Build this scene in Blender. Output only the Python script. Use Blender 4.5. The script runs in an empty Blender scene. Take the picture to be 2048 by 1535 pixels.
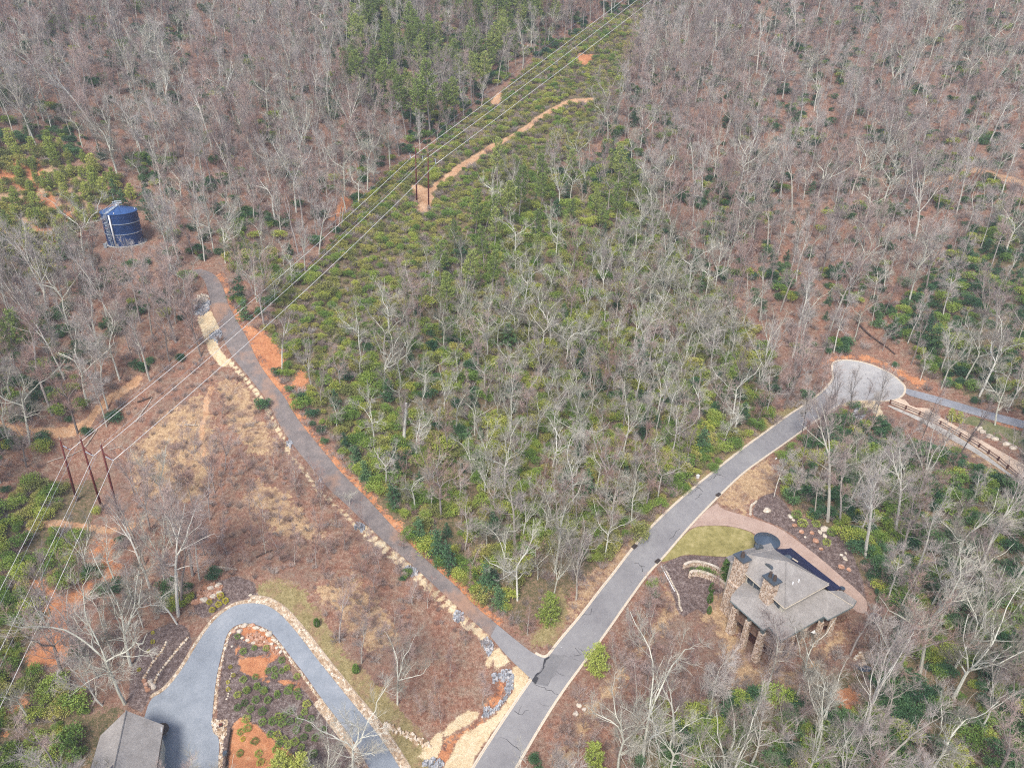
import bpy, bmesh, math, random
import numpy as np
from mathutils import Vector, Matrix
from mathutils.geometry import delaunay_2d_cdt
random.seed(7); np.random.seed(7)
rnd = random.random
def U(a, b): return a + (b - a) * random.random()
sc = bpy.context.scene
# ---------------------------------------------------------------- camera, sky, sun, exposure
PITCH, ROLL, FOC, CAMZ = math.radians(28), math.radians(1.61), 1400.0, 120.0
FW = np.array([0, math.cos(PITCH), -math.sin(PITCH)])
U0 = np.array([0, math.sin(PITCH), math.cos(PITCH)]); R0 = np.array([1.0, 0, 0])
RT = R0 * math.cos(ROLL) + U0 * math.sin(ROLL); UP = U0 * math.cos(ROLL) - R0 * math.sin(ROLL)
CAM = np.array([0, 0, CAMZ])
cd = bpy.data.cameras.new('camera'); cam = bpy.data.objects.new('camera', cd); sc.collection.objects.link(cam)
M = Matrix(((RT[0], UP[0], -FW[0], 0), (RT[1], UP[1], -FW[1], 0), (RT[2], UP[2], -FW[2], CAMZ), (0, 0, 0, 1)))
cam.matrix_world = M
cd.sensor_width = 36; cd.lens = FOC * 36 / 2048; cd.clip_end = 3000; cd.clip_start = 1
sc.camera = cam
SUN_EL, SUN_AZ = math.radians(52), math.radians(200)   # azimuth clockwise from north (+Y)
w = bpy.data.worlds.new('World'); sc.world = w; w.use_nodes = True
nt = w.node_tree; bg = nt.nodes['Background']; sky = nt.nodes.new('ShaderNodeTexSky')
sky.sky_type = 'NISHITA'; sky.sun_disc = False; sky.sun_elevation = SUN_EL; sky.sun_rotation = SUN_AZ
sky.air_density = 1.0; sky.dust_density = 6.0; sky.ozone_density = 1.0; sky.altitude = 900
nt.links.new(sky.outputs[0], bg.inputs[0]); bg.inputs[1].default_value = 0.12
sd = bpy.data.lights.new('sun', 'SUN'); sd.energy = 1.7; sd.angle = math.radians(17); sd.color = (1, 0.95, 0.88)
sun = bpy.data.objects.new('sun', sd); sc.collection.objects.link(sun)
sun.rotation_euler = (math.pi/2 - SUN_EL, 0, math.pi - SUN_AZ)
vs = sc.view_settings; vs.view_transform = 'Standard'; vs.look = 'None'; vs.gamma = 1; vs.use_curve_mapping = False
vs.exposure = 0.97
sc.cycles.use_denoising = False; sc.cycles.pixel_filter_type = 'BLACKMAN_HARRIS'; sc.cycles.filter_width = 1.15
sc.cycles.max_bounces = 4; sc.cycles.diffuse_bounces = 3; sc.cycles.glossy_bounces = 1; sc.cycles.transmission_bounces = 1
sc.cycles.volume_bounces = 0; sc.cycles.sample_clamp_indirect = 4
# ---------------------------------------------------------------- projection helpers
def ray(px, py):
    px = np.asarray(px, float); py = np.asarray(py, float)
    return FW + ((px - 1024) / FOC)[..., None] * RT + ((767.5 - py) / FOC)[..., None] * UP
def proj(P):
    q = np.asarray(P, float) - CAM
    d = q @ FW
    return 1024 + FOC * (q @ RT) / d, 767.5 - FOC * (q @ UP) / d, d
def W(px, py, z):                         # the point of height z seen at a pixel
    d = ray(px, py); return CAM + d * ((z - CAMZ) / d[2])
# ---------------------------------------------------------------- terrain heightfield
CP = [(1000,1500,118),(1115,1345,125),(1290,1110,145),(1536,880,170),(1735,765,189),(420,560,186),(560,790,165),
 (850,1130,141),(200,1010,158),(0,850,160),(245,495,203),(0,450,205),(0,1300,125),(0,1100,140),(0,1500,113),(300,1500,114),
 (490,1220,130),(700,1400,121),(1000,700,182),(1000,900,163),(1000,1100,144),(845,415,228),(1160,200,275),(1000,450,222),
 (1500,400,243),(1500,600,210),(2040,600,196),(2040,850,168),(1800,400,238),(1800,600,205),(2040,200,270),(1500,200,285),(1500,0,350),
 (500,0,320),(500,200,262),(500,400,218),(100,0,290),(100,200,240),(2040,0,320),(1000,0,335),(1000,200,278),(1700,1450,112),
 (2040,1500,108),(2040,1100,134),(1500,1300,131),(1560,1085,145),(1760,1250,129),(1400,1200,136),(1300,1400,119),(1490,1300,125.2),(1585,1320,124),(1440,1250,130),(250,750,168),(700,600,190),(1250,900,163),
 (1750,1000,152),(400,900,156),(1300,750,184)]
CP = np.array(CP, float)
pw = CAM + ray(CP[:, 0], CP[:, 1]) * CP[:, 2][:, None]
extra = np.array([(-420, 620, 215), (0, 640, 225), (420, 640, 230), (-330, 20, 30), (0, 10, 5), (300, 10, 20), (-330, 300, 125), (360, 280, 110)], float)
pw = np.vstack([pw, extra])
n = len(pw)
def tps(r2): return np.where(r2 > 0, r2 * np.log(np.maximum(r2, 1e-9)) * .5, 0)
A = np.zeros((n + 3, n + 3)); d2 = ((pw[:, None, :2] - pw[None, :, :2]) ** 2).sum(-1)
A[:n, :n] = tps(d2) + np.eye(n) * 350; A[:n, n] = 1; A[:n, n+1:n+3] = pw[:, :2]; A[n, :n] = 1; A[n+1:n+3, :n] = pw[:, :2].T
cf = np.linalg.solve(A, np.concatenate([pw[:, 2], [0, 0, 0]]))
X0, X1, Y0, Y1, ST = -340, 340, 30, 600, 1.0
gx = np.arange(X0, X1 + .1, ST); gy = np.arange(Y0, Y1 + .1, ST)
GX, GY = np.meshgrid(gx, gy); H = np.zeros_like(GX)
for i in range(n): H += cf[i] * tps((GX - pw[i, 0]) ** 2 + (GY - pw[i, 1]) ** 2)
H += cf[n] + cf[n+1] * GX + cf[n+2] * GY
def vnoise(x, y, seed, s):
    rs = np.random.RandomState(seed); t = rs.rand(256, 256)
    u, v = x / s, y / s; i, j = np.floor(u).astype(int), np.floor(v).astype(int); fu, fv = u - i, v - j
    fu = fu * fu * (3 - 2 * fu); fv = fv * fv * (3 - 2 * fv)
    g = lambda a, b: t[a & 255, b & 255]
    return (g(i, j) * (1 - fu) + g(i+1, j) * fu) * (1 - fv) + (g(i, j+1) * (1 - fu) + g(i+1, j+1) * fu) * fv - .5
def hz(x, y):
    x = np.asarray(x, float); y = np.asarray(y, float)
    u = np.clip((x - X0) / ST, 0, len(gx) - 1.001); v = np.clip((y - Y0) / ST, 0, len(gy) - 1.001)
    i = u.astype(int); j = v.astype(int); a = u - i; b = v - j
    return (H[j, i] * (1 - a) + H[j, i+1] * a) * (1 - b) + (H[j+1, i] * (1 - a) + H[j+1, i+1] * a) * b
def G(px, py):                             # ground point(s) seen at pixel(s)
    px = np.atleast_1d(np.asarray(px, float)); py = np.atleast_1d(np.asarray(py, float))
    d = ray(px, py); t = np.full(len(px), 60.0); done = np.zeros(len(px), bool)
    for k in range(900):
        P = CAM + d * t[:, None]; below = P[:, 2] < hz(P[:, 0], P[:, 1]); done |= below
        if done.all(): break
        t = np.where(done, t, t + .8)
    lo, hi = t - .8, t.copy()
    for k in range(12):
        m = (lo + hi) / 2; P = CAM + d * m[:, None]; b = P[:, 2] < hz(P[:, 0], P[:, 1])
        hi = np.where(b, m, hi); lo = np.where(b, lo, m)
    return CAM + d * hi[:, None]
def G1(px, py): return G(px, py)[0]
def Z(ox, oy, s, pts): return [(ox + a / s, oy + b / s) for a, b in pts]
def wp(pts): return G([p[0] for p in pts], [p[1] for p in pts])[:, :2]
def chaikin(P, k=2, closed=True):
    P = np.asarray(P, float)
    for _ in range(k):
        Q = np.roll(P, -1, 0) if closed else P[1:]
        B = P if closed else P[:-1]
        N = np.empty((2 * len(B), 2)); N[0::2] = B * .75 + Q * .25; N[1::2] = B * .25 + Q * .75
        P = N if closed else np.vstack([P[:1], N, P[-1:]])
    return P
def sdf_poly(poly, x, y):                  # positive inside
    x = np.asarray(x, float); y = np.asarray(y, float)
    best = np.full(x.shape, 1e9); ins = np.zeros(x.shape, bool)
    for (ax, ay), (bx, by) in zip(poly, np.roll(poly, -1, 0)):
        ex, ey = bx - ax, by - ay; L = ex * ex + ey * ey + 1e-9
        t = np.clip(((x - ax) * ex + (y - ay) * ey) / L, 0, 1)
        best = np.minimum(best, (x - ax - t * ex) ** 2 + (y - ay - t * ey) ** 2)
        c = (ay > y) != (by > y)
        if c.any(): ins ^= c & (x < (bx - ax) * (y - ay) / (by - ay + 1e-12) + ax)
    return np.where(ins, 1, -1) * np.sqrt(best)
def sdf_line(pts, wid, x, y):
    x = np.asarray(x, float); y = np.asarray(y, float); best = np.full(x.shape, 1e9)
    for (a, b) in zip(pts[:-1], pts[1:]):
        ex, ey = b[0] - a[0], b[1] - a[1]; L = ex * ex + ey * ey + 1e-9
        t = np.clip(((x - a[0]) * ex + (y - a[1]) * ey) / L, 0, 1)
        best = np.minimum(best, np.sqrt((x - a[0] - t * ex) ** 2 + (y - a[1] - t * ey) ** 2))
    return wid - best
# ---------------------------------------------------------------- outlines read off the photograph
ROAD_L = [(890,1640),(912,1600),(948,1535),(987,1473),(1039,1395),(1064,1360)]
ROAD_L2 = [(1098,1311),(1120,1282),(1164,1231),(1199,1184),(1225,1152),(1269,1093),(1314,1043),(1374,988),(1449,928),(1486,898),(1536,862),
 (1578,830.5),(1618,805.5),(1646,784),(1657.6,771),(1665,763),(1668,753),(1666,742),(1665,731),(1670,724),(1682,721),(1699,721),(1715,723),(1740,729),(1757,736),
 (1776,745),(1792,756),(1804,767),(1809,776),(1807,786),(1800,794),(1788,799),(1767,801),(1745,800),(1706,800),(1685,806),(1669,814),(1653,825)]
ROAD_R = [(1653,825),(1623,845.5),(1586,873),(1536,908),(1486,943),(1439,988),(1414,1013),(1374,1055),(1319,1120),(1294,1145),(1249,1208),(1209,1266),(1164,1326),
 (1116,1391),(1074,1458),(1029,1535),(992,1605),(975,1640)]
ACC_R = [(400,538),(418.6,543),(433,552),(443,568),(450,585),(456,608),(468,631.6),(481,654),(497,680),(516,725),(545,765),(569.5,793),(587,825.5),(612,860.5),
 (652,908),(687,950.5),(732,993),(774.5,1040.5),(812,1080),(862,1128),(889.5,1152),(912,1171),(949.5,1211),(994.5,1248.5)]
ACC_L = [(380,541),(395,548),(408,558.7),(413.4,574),(418.6,592.5),(425,621),(434,644.7),(443,663),(448.6,683.7),(464,712.4),(480,733),(507,765),(534,799),(559.5,850.5),
 (584.5,888),(619.5,930.5),(652,973),(692,1008),(729.5,1045.5),(774.5,1088),(812,1118),(849.5,1152),(902,1201),(937,1233.5),(981,1272)]
JUN_R = [(994.5,1248.5),(1050,1294),(1067,1306),(1087,1316),(1098,1311)]
JUN_L = [(981,1272),(1015,1313),(1059,1354),(1064,1360)]
DRV_OUT = [(288,1437),(300,1396),(325,1385),(350,1358),(375,1321),(400,1278),(425,1243),(450,1221),(475,1208),(512,1205),(537,1211),(562,1228),(587,1256),(612,1288),
 (637,1321),(667,1358),(699,1398),(737,1443),(774,1493),(800,1535),(832,1590)]
DRV_IN = [(775,1590),(737,1535),(712,1486),(672,1433),(637,1388),(612,1351),(584,1316),(562,1286),(539,1259),(512,1248),(487,1245),(465,1253),(452,1271),(445,1301),(435,1341),
 (429,1381),(424,1436),(425,1466),(440,1473),(436,1535),(430,1600)]
main_poly = chaikin(wp(ROAD_L), 1, False); 
L1 = chaikin(wp(ROAD_L), 2, False); L2 = chaikin(wp(ROAD_L2), 2, False); RR = chaikin(wp(ROAD_R), 2, False)
MAIN = np.vstack([L1, L2, RR])
AL = chaikin(wp(ACC_L), 2, False); AR = chaikin(wp(ACC_R), 2, False)
ACCESS = np.vstack([AL, AR[::-1]])
JR = chaikin(wp(JUN_R), 2, False); JL = chaikin(wp(JUN_L), 1, False)
APRON = np.vstack([JL, JR[::-1]])
DO = chaikin(wp(DRV_OUT), 2, False); DI = chaikin(wp(DRV_IN), 2, False)
DRIVE = np.vstack([DO, DI, wp([(300,1600),(250,1540),(262,1470)])])
PATH = chaikin(wp([(1809,776),(1830,781),(1850,786),(1901,800),(1971,821),(2048,841),(2110,858),(2110,876),(2048,857),(1988,841),(1929,824),(1880,809),(1847,799),(1809,788)]), 1)
PAVER = chaikin(wp([(1432,1003),(1442,1016),(1465,1024),(1500,1034),(1540,1047),(1570,1062),(1600,1085),(1640,1115),(1680,1150),(1715,1180),(1736,1203),(1733,1228),(1708,1222),
 (1670,1180),(1600,1130),(1560,1110),(1530,1090),(1512,1069),(1500,1062),(1470,1053),(1440,1050),(1400,1051),(1386,1055),(1370,1060)]), 1)
LAWN = chaikin(wp([(1372,1066),(1386,1056),(1400,1052),(1440,1051),(1475,1055),(1510,1067),(1516,1092),(1490,1104),(1460,1114),(1400,1110),(1370,1108),(1345,1118),(1325,1124),(1321,1121),(1345,1095)]), 1)
TRAILW = chaikin(wp(Z(1760,740,7.11,[(330,390),(450,530),(700,540),(740,600),(1040,770),(1450,1000),(2047,1340),(2300,1490),(2300,1740),(1950,1520),(1400,1100),(800,740),(140,475),(120,440)])), 1)
GRAVELW = chaikin(wp(Z(1760,740,7.11,[(100,510),(500,690),(800,860),(1000,980),(1400,1210),(1700,1400),(2000,1620),(2300,1850),(2300,1760),(1950,1545),(1400,1120),(800,760),(140,495)])), 1)
BED_MULCH = wp(Z(1400,960,6.823,[(1020,160),(1100,250),(1180,350),(1300,480),(1500,540),(1640,600),(1800,650),(1900,800),(2047,950),(2200,1300),(2300,1750),(2047,1535),(1750,1250),(1500,950),(1300,770),(1100,640),(900,560),(720,480),(720,400),(760,300),(850,210)]))
BED_WEST = wp(Z(1280,1100,8.08,[(620,100),(850,70),(1100,90),(1400,100),(1450,300),(1400,600),(1300,700),(1130,740),(1100,1050),(950,900),(820,1000),(700,1070),(600,960),(560,750),(350,240),(500,150)]))
BED_LOOP = wp([(452,1285),(470,1258),(500,1256),(530,1275),(560,1310),(600,1370),(650,1430),(690,1490),(720,1560),(440,1600),(446,1475),(432,1460),(436,1390),(446,1320)])
BED_WESTDRV = wp([(300,1260),(340,1245),(372,1252),(385,1280),(372,1310),(350,1350),(330,1375),(300,1390),(285,1425),(255,1412),(262,1340),(272,1290)])
BED_NORTH = wp([(385,1190),(440,1165),(470,1155),(510,1165),(516,1190),(490,1198),(460,1206),(430,1225),(410,1240),(390,1225)])
HOUSE_PX = [(1440,1245),(1453,1113),(1542,1085),(1583,1095),(1683,1175),(1713,1200),(1705,1215),(1600,1320),(1545,1330),(1478,1295)]
HOUSE_FOOT = wp([(1452,1232),(1466,1160),(1500,1135),(1560,1140),(1690,1200),(1700,1228),(1600,1310),(1548,1322),(1482,1290)])
GARAGE_FOOT = wp([(250,1440),(330,1475),(320,1600),(185,1600),(200,1500)])
TANK = G1(252, 484); TANK_R, TANK_H = 4.75, 9.2
SURF = [MAIN, ACCESS, APRON, DRIVE, PATH, PAVER, TRAILW]
# small relief away from the paved surfaces
S_ROAD = np.full(GX.shape, -1e9)
for P in SURF + [LAWN, GARAGE_FOOT]: S_ROAD = np.maximum(S_ROAD, sdf_poly(P, GX, GY))
relief = vnoise(GX, GY, 1, 11) * 1.6 + vnoise(GX, GY, 2, 4.3) * .7 + vnoise(GX, GY, 3, 2.1) * .35
fade = np.clip((-S_ROAD - .5) / 6, 0, 1)
H += relief * fade
DTANK = np.hypot(GX - TANK[0], GY - TANK[1]); k = np.clip((11 - DTANK) / 5, 0, 1); H = H * (1 - k) + (TANK[2]) * k
H_UND = H.copy()
# retreat the ground a little under the paved sheets
H -= np.clip(S_ROAD / .8, 0, 1) * .12
# ---------------------------------------------------------------- object helpers
COL = sc.collection
def tag(o, label=None, cat=None, group=None, kind=None):
    if label: o['label'] = label
    if cat: o['category'] = cat
    if group: o['group'] = group
    if kind: o['kind'] = kind
    return o
def empty(name, loc=(0, 0, 0), rz=0):
    o = bpy.data.objects.new(name, None); o.location = loc; o.rotation_euler = (0, 0, rz); o.empty_display_size = .5; COL.objects.link(o); return o
class MB:                                  # collects geometry for one mesh
    def __init__(s): s.v = []; s.f = []
    def add(s, V, F):
        n0 = len(s.v); s.v.extend([tuple(map(float, p)) for p in V]); s.f.extend([tuple(n0 + i for i in f) for f in F])
    def prism(s, pts, z0, z1):             # pts: xy list; z0/z1 numbers or per-point lists
        n_ = len(pts); a = [z0] * n_ if np.isscalar(z0) else z0; b = [z1] * n_ if np.isscalar(z1) else z1
        V = [(p[0], p[1], a[i]) for i, p in enumerate(pts)] + [(p[0], p[1], b[i]) for i, p in enumerate(pts)]
        s.add(V, [tuple(range(n_))[::-1], tuple(range(n_, 2 * n_))] + [(i, (i+1) % n_, n_ + (i+1) % n_, n_ + i) for i in range(n_)])
    def box(s, c, size, rz=0, tilt=None):
        hx, hy, hz_ = size[0] / 2, size[1] / 2, size[2] / 2; ca, sa = math.cos(rz), math.sin(rz); V = []
        for z in (-hz_, hz_):
            for x, y in ((-hx, -hy), (hx, -hy), (hx, hy), (-hx, hy)): V.append((c[0] + x * ca - y * sa, c[1] + x * sa + y * ca, c[2] + z))
        s.add(V, [(3,2,1,0),(4,5,6,7),(0,1,5,4),(1,2,6,5),(2,3,7,6),(3,0,4,7)])
    def tube(s, pts, rad, sides=5, cap=True):
        pts = [np.asarray(p, float) for p in pts]; m = len(pts)
        if np.isscalar(rad): rad = [rad] * m
        V = []
        for i in range(m):
            d = pts[min(i+1, m-1)] - pts[max(i-1, 0)]; d = d / (np.linalg.norm(d) + 1e-9)
            a = np.cross(d, (0, 0, 1) if abs(d[2]) < .9 else (1, 0, 0)); a /= np.linalg.norm(a) + 1e-9; b = np.cross(d, a)
            for k in range(sides):
                t = 2 * math.pi * k / sides; V.append(pts[i] + (a * math.cos(t) + b * math.sin(t)) * rad[i])
        F = [(i*sides + k, i*sides + (k+1) % sides, (i+1)*sides + (k+1) % sides, (i+1)*sides + k) for i in range(m-1) for k in range(sides)]
        if cap and sides > 2: F += [tuple(range(sides))[::-1], tuple((m-1)*sides + k for k in range(sides))]
        s.add(V, F)
    def mesh(s, name, mat=None, smooth=False):
        me = bpy.data.meshes.new(name); me.from_pydata(s.v, [], s.f); me.update()
        if mat: me.materials.append(mat)
        if smooth: me.polygons.foreach_set('use_smooth', [True] * len(me.polygons))
        return me
    def build(s, name, mat=None, parent=None, smooth=False, kind=None):
        o = bpy.data.objects.new(name, s.mesh(name, mat, smooth)); COL.objects.link(o)
        if parent: o.parent = parent; o.matrix_parent_inverse = parent.matrix_world.inverted() if False else Matrix()
        if kind: o['kind'] = kind
        return o
# ---------------------------------------------------------------- materials
MT = {}
HAZE = .0004
class NB:                                  # small node-building helper
    def __init__(s, name, rough=.85):
        s.m = bpy.data.materials.new(name); s.m.use_nodes = True; s.t = s.m.node_tree; s.b = s.t.nodes['Principled BSDF']
        s.b.inputs['Roughness'].default_value = rough; s.b.inputs['Specular IOR Level'].default_value = .25; MT[name] = s.m
        s.co = s.t.nodes.new('ShaderNodeNewGeometry').outputs['Position']
    def n(s, ty, **kw):
        x = s.t.nodes.new(ty)
        for k_, v_ in kw.items(): setattr(x, k_, v_)
        return x
    def L(s, a, b): s.t.links.new(a, b)
    def noise(s, scale, detail=4, rough=.6, co=None, dist=0):
        x = s.n('ShaderNodeTexNoise'); x.inputs['Scale'].default_value = scale; x.inputs['Detail'].default_value = detail
        x.inputs['Roughness'].default_value = rough; x.inputs['Distortion'].default_value = dist; s.L(co or s.co, x.inputs['Vector']); return x.outputs['Fac']
    def vor(s, scale, out='Color', co=None):
        x = s.n('ShaderNodeTexVoronoi'); x.inputs['Scale'].default_value = scale; s.L(co or s.co, x.inputs['Vector']); return x.outputs[out]
    def ramp(s, fac, stops, interp='LINEAR'):
        x = s.n('ShaderNodeValToRGB'); x.color_ramp.interpolation = interp; e = x.color_ramp.elements
        while len(e) < len(stops): e.new(.5)
        for i, (p, c) in enumerate(stops): e[i].position = p; e[i].color = (*c, 1)
        s.L(fac, x.inputs[0]); return x.outputs[0]
    def math(s, op, a, b=None, clamp=False):
        x = s.n('ShaderNodeMath', operation=op); x.use_clamp = clamp
        for i, q in enumerate((a, b)):
            if q is None: continue
            if isinstance(q, (int, float)): x.inputs[i].default_value = q
            else: s.L(q, x.inputs[i])
        return x.outputs[0]
    def mix(s, fac, a, b, mode='MIX'):
        x = s.n('ShaderNodeMix', data_type='RGBA', blend_type=mode)
        for i, q in ((0, fac), (6, a), (7, b)):
            if isinstance(q, (int, float)): x.inputs[i].default_value = q
            elif isinstance(q, tuple): x.inputs[i].default_value = (*q, 1)
            else: s.L(q, x.inputs[i])
        return x.outputs[2]
    def attr(s, name): x = s.n('ShaderNodeAttribute'); x.attribute_name = name; return x.outputs['Fac']
    def objrand(s): return s.n('ShaderNodeObjectInfo').outputs['Random']
    def bump(s, h, strength=.4, dist=.1):
        x = s.n('ShaderNodeBump'); x.inputs['Strength'].default_value = strength; x.inputs['Distance'].default_value = dist
        s.L(h, x.inputs['Height']); s.L(x.outputs[0], s.b.inputs['Normal'])
    def col(s, c):
        if isinstance(c, tuple): s.b.inputs['Base Color'].default_value = (*c, 1)
        else: s.L(c, s.b.inputs['Base Color'])
def simple(name, c, rough=.8, var=.25, sc1=3.0, sc2=18.0, metal=0, bump=.2):
    m = NB(name, rough); a = m.noise(sc1, 4); b_ = m.noise(sc2, 3)
    f = m.math('ADD', m.math('MULTIPLY', a, .5), m.math('MULTIPLY', b_, .5))
    lo = tuple(x * (1 - var) for x in c); hi = tuple(min(1, x * (1 + var)) for x in c)
    m.col(m.ramp(f, [(.3, lo), (.7, hi)])); m.b.inputs['Metallic'].default_value = metal
    if bump: m.bump(b_, bump, .03)
    return m.m
# ground: leaf litter with masks for clay, straw, mulch, grasses
g = NB('ground', .95)
n1 = g.noise(.035, 4); n2 = g.noise(.35, 5, .7); n3 = g.noise(1.3, 5, .8); n4 = g.noise(4.5, 4, .8)
def mixv(a, b, k): return g.math('ADD', g.math('MULTIPLY', a, 1 - k), g.math('MULTIPLY', b, k))
nf = mixv(n2, n3, .5); nff = mixv(n3, n4, .5)
leaf = g.ramp(nff, [(.34, (.075, .038, .028)), (.46, (.22, .105, .068)), (.55, (.35, .18, .122)), (.66, (.5, .33, .24))])
leaf = g.mix(g.ramp(nf, [(.42, (0, 0, 0)), (.62, (1, 1, 1))]), leaf, g.ramp(nff, [(.34, (.1, .078, .055)), (.5, (.25, .185, .135)), (.66, (.44, .36, .28))]))
leaf = g.mix(g.math('MULTIPLY', g.ramp(n1, [(.45, (0, 0, 0)), (.6, (1, 1, 1))]), .35), leaf, (.16, .11, .09))
def layer(c, base, attr_, rag=.5, scale=.45):
    nz = mixv(g.noise(scale, 5, .7), g.noise(scale * 6, 3, .7), .4)
    f = g.math('ADD', g.attr(attr_), g.math('MULTIPLY', g.math('SUBTRACT', nz, .5), rag))
    f = g.ramp(f, [(.47, (0, 0, 0)), (.53, (1, 1, 1))]); return g.mix(f, base, c)
gr_u = g.ramp(nff, [(.34, (.04, .045, .02)), (.46, (.11, .105, .05)), (.55, (.23, .16, .1)), (.66, (.36, .25, .17))])
c_ = layer(gr_u, leaf, 'm_green', 1.4, .25)
tan = g.ramp(nff, [(.36, (.2, .12, .065)), (.5, (.44, .3, .17)), (.64, (.62, .47, .3))])
tan = g.mix(g.ramp(n2, [(.45, (0, 0, 0)), (.62, (1, 1, 1))]), tan, leaf)
c_ = layer(tan, c_, 'm_tan', 1.5, .2)
olive = g.ramp(nff, [(.36, (.12, .1, .04)), (.5, (.27, .22, .1)), (.64, (.42, .35, .19))])
olive = g.mix(g.ramp(n2, [(.5, (0, 0, 0)), (.66, (1, 1, 1))]), olive, g.ramp(nff, [(.3, (.16, .09, .06)), (.7, (.4, .26, .16))]))
c_ = layer(olive, c_, 'm_olive', 1.3, .35)
clay = g.ramp(mixv(n2, nff, .6), [(.36, (.22, .085, .045)), (.46, (.42, .17, .08)), (.55, (.54, .25, .12)), (.66, (.6, .4, .26))])
c_ = layer(clay, c_, 'm_clay', 1.7, .35)
clayp = g.ramp(mixv(n2, nff, .6), [(.36, (.32, .16, .08)), (.5, (.5, .3, .17)), (.64, (.62, .46, .31))])
c_ = layer(clayp, c_, 'm_trail', .8, .5)
mul = g.ramp(nff, [(.36, (.05, .032, .028)), (.48, (.12, .085, .075)), (.56, (.23, .18, .165)), (.66, (.42, .36, .33))])
c_ = layer(mul, c_, 'm_mulch', .4, .8)
c_ = layer(clay, c_, 'm_clay2', .5, .8)
stw = g.ramp(mixv(n2, nff, .7), [(.34, (.3, .19, .1)), (.44, (.54, .4, .23)), (.54, (.68, .56, .37)), (.66, (.76, .67, .49))])
c_ = layer(stw, c_, 'm_straw', .5, .7)
g.col(c_); g.bump(nff, .9, .25)
# other surfaces
a = NB('asphalt', .85); q1 = a.noise(.15, 3); q2 = a.noise(.9, 4); q3 = a.noise(14, 3)
a.col(a.ramp(a.math('ADD', a.math('MULTIPLY', q1, .4), a.math('ADD', a.math('MULTIPLY', q2, .3), a.math('MULTIPLY', q3, .3))), [(.35, (.19, .185, .19)), (.5, (.245, .24, .243)), (.65, (.3, .295, .29))])); a.bump(q3, .2, .02)
def pav(name, lo, mid, hi, s1=.25, s2=1.5, s3=12, rough=.8):
    m = NB(name, rough); f = m.math('ADD', m.math('MULTIPLY', m.noise(s1, 4), .4), m.math('ADD', m.math('MULTIPLY', m.noise(s2, 4), .35), m.math('MULTIPLY', m.noise(s3, 3), .25)))
    m.col(m.ramp(f, [(.36, lo), (.5, mid), (.64, hi)])); m.bump(m.noise(s3, 3), .3, .03); return m
gp = NB('gravel_road', .95); f1 = gp.noise(.09, 3); f2 = gp.noise(.6, 5, .7); f3 = gp.noise(9, 3)
gcol = gp.ramp(gp.math('ADD', gp.math('MULTIPLY', f2, .5), gp.math('MULTIPLY', f3, .5)), [(.34, (.13, .115, .11)), (.5, (.2, .175, .165)), (.66, (.3, .25, .225))])
gcol = gp.mix(gp.math('MULTIPLY', gp.ramp(gp.math('ADD', f1, gp.math('MULTIPLY', f2, .25)), [(.62, (0, 0, 0)), (.75, (1, 1, 1))]), .6), gcol, (.4, .22, .13)); gp.col(gcol); gp.bump(f3, .5, .05)
pav('drive_blue', (.195, .22, .25), (.25, .278, .31), (.315, .34, .37), .1, .5, 2.5)
pav('circle_asphalt', (.28, .275, .27), (.36, .355, .35), (.45, .44, .42), .12, .7, 4)
pav('grass_bank', (.07, .085, .035), (.15, .16, .07), (.26, .23, .13), .4, 1.5, 5)
pav('stone_bed', (.24, .17, .12), (.38, .3, .22), (.5, .42, .33), .5, 2, 7)
pav('path_asphalt', (.2, .21, .235), (.26, .27, .295), (.34, .35, .37))
pav('patch_asphalt', (.15, .15, .155), (.185, .182, .185), (.22, .215, .215))
pav('paver', (.3, .21, .17), (.4, .29, .235), (.47, .36, .3), .3, 2.5)
pav('trail_sand', (.45, .33, .24), (.58, .45, .34), (.66, .54, .43))
pav('gravel_pale', (.3, .29, .26), (.42, .4, .36), (.54, .5, .45), .3, 1.2)
pav('lawn', (.17, .15, .05), (.28, .245, .09), (.4, .34, .16), .35, 1.2, 4)
simple('kerb', (.6, .52, .41), .8, .22)
simple('stone_tan', (.6, .49, .35), .85, .3, 6, 30)
simple('tar', (.045, .045, .05), .6, .3)
simple('iron', (.08, .06, .05), .7, .3)
def randstone(name, stops):
    m = NB(name, .85); x = m.vor(4.5 if name == 'stone_wall' else 2.2, 'Color'); s_ = m.n('ShaderNodeSeparateColor'); m.L(x, s_.inputs[0])
    f = m.math('ADD', m.math('MULTIPLY', s_.outputs[0], .7), m.math('MULTIPLY', m.noise(8, 3), .3)); m.col(m.ramp(f, stops)); m.bump(m.noise(12, 3), .4, .03); return m.m
randstone('stone_edge', [(.1, (.3, .19, .11)), (.4, (.54, .41, .28)), (.65, (.64, .54, .41)), (.9, (.78, .71, .6))])
randstone('riprap', [(.1, (.16, .165, .18)), (.4, (.31, .325, .35)), (.7, (.45, .46, .48)), (.9, (.66, .62, .57))])
randstone('stone_wall', [(.15, (.2, .13, .09)), (.35, (.42, .3, .21)), (.6, (.55, .44, .34)), (.9, (.68, .6, .52))])
randstone('boulder', [(.1, (.42, .36, .28)), (.5, (.58, .5, .4)), (.9, (.68, .62, .53))])
randstone('boulder_red', [(.1, (.34, .17, .1)), (.5, (.46, .25, .16)), (.9, (.58, .4, .3))])
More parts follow.
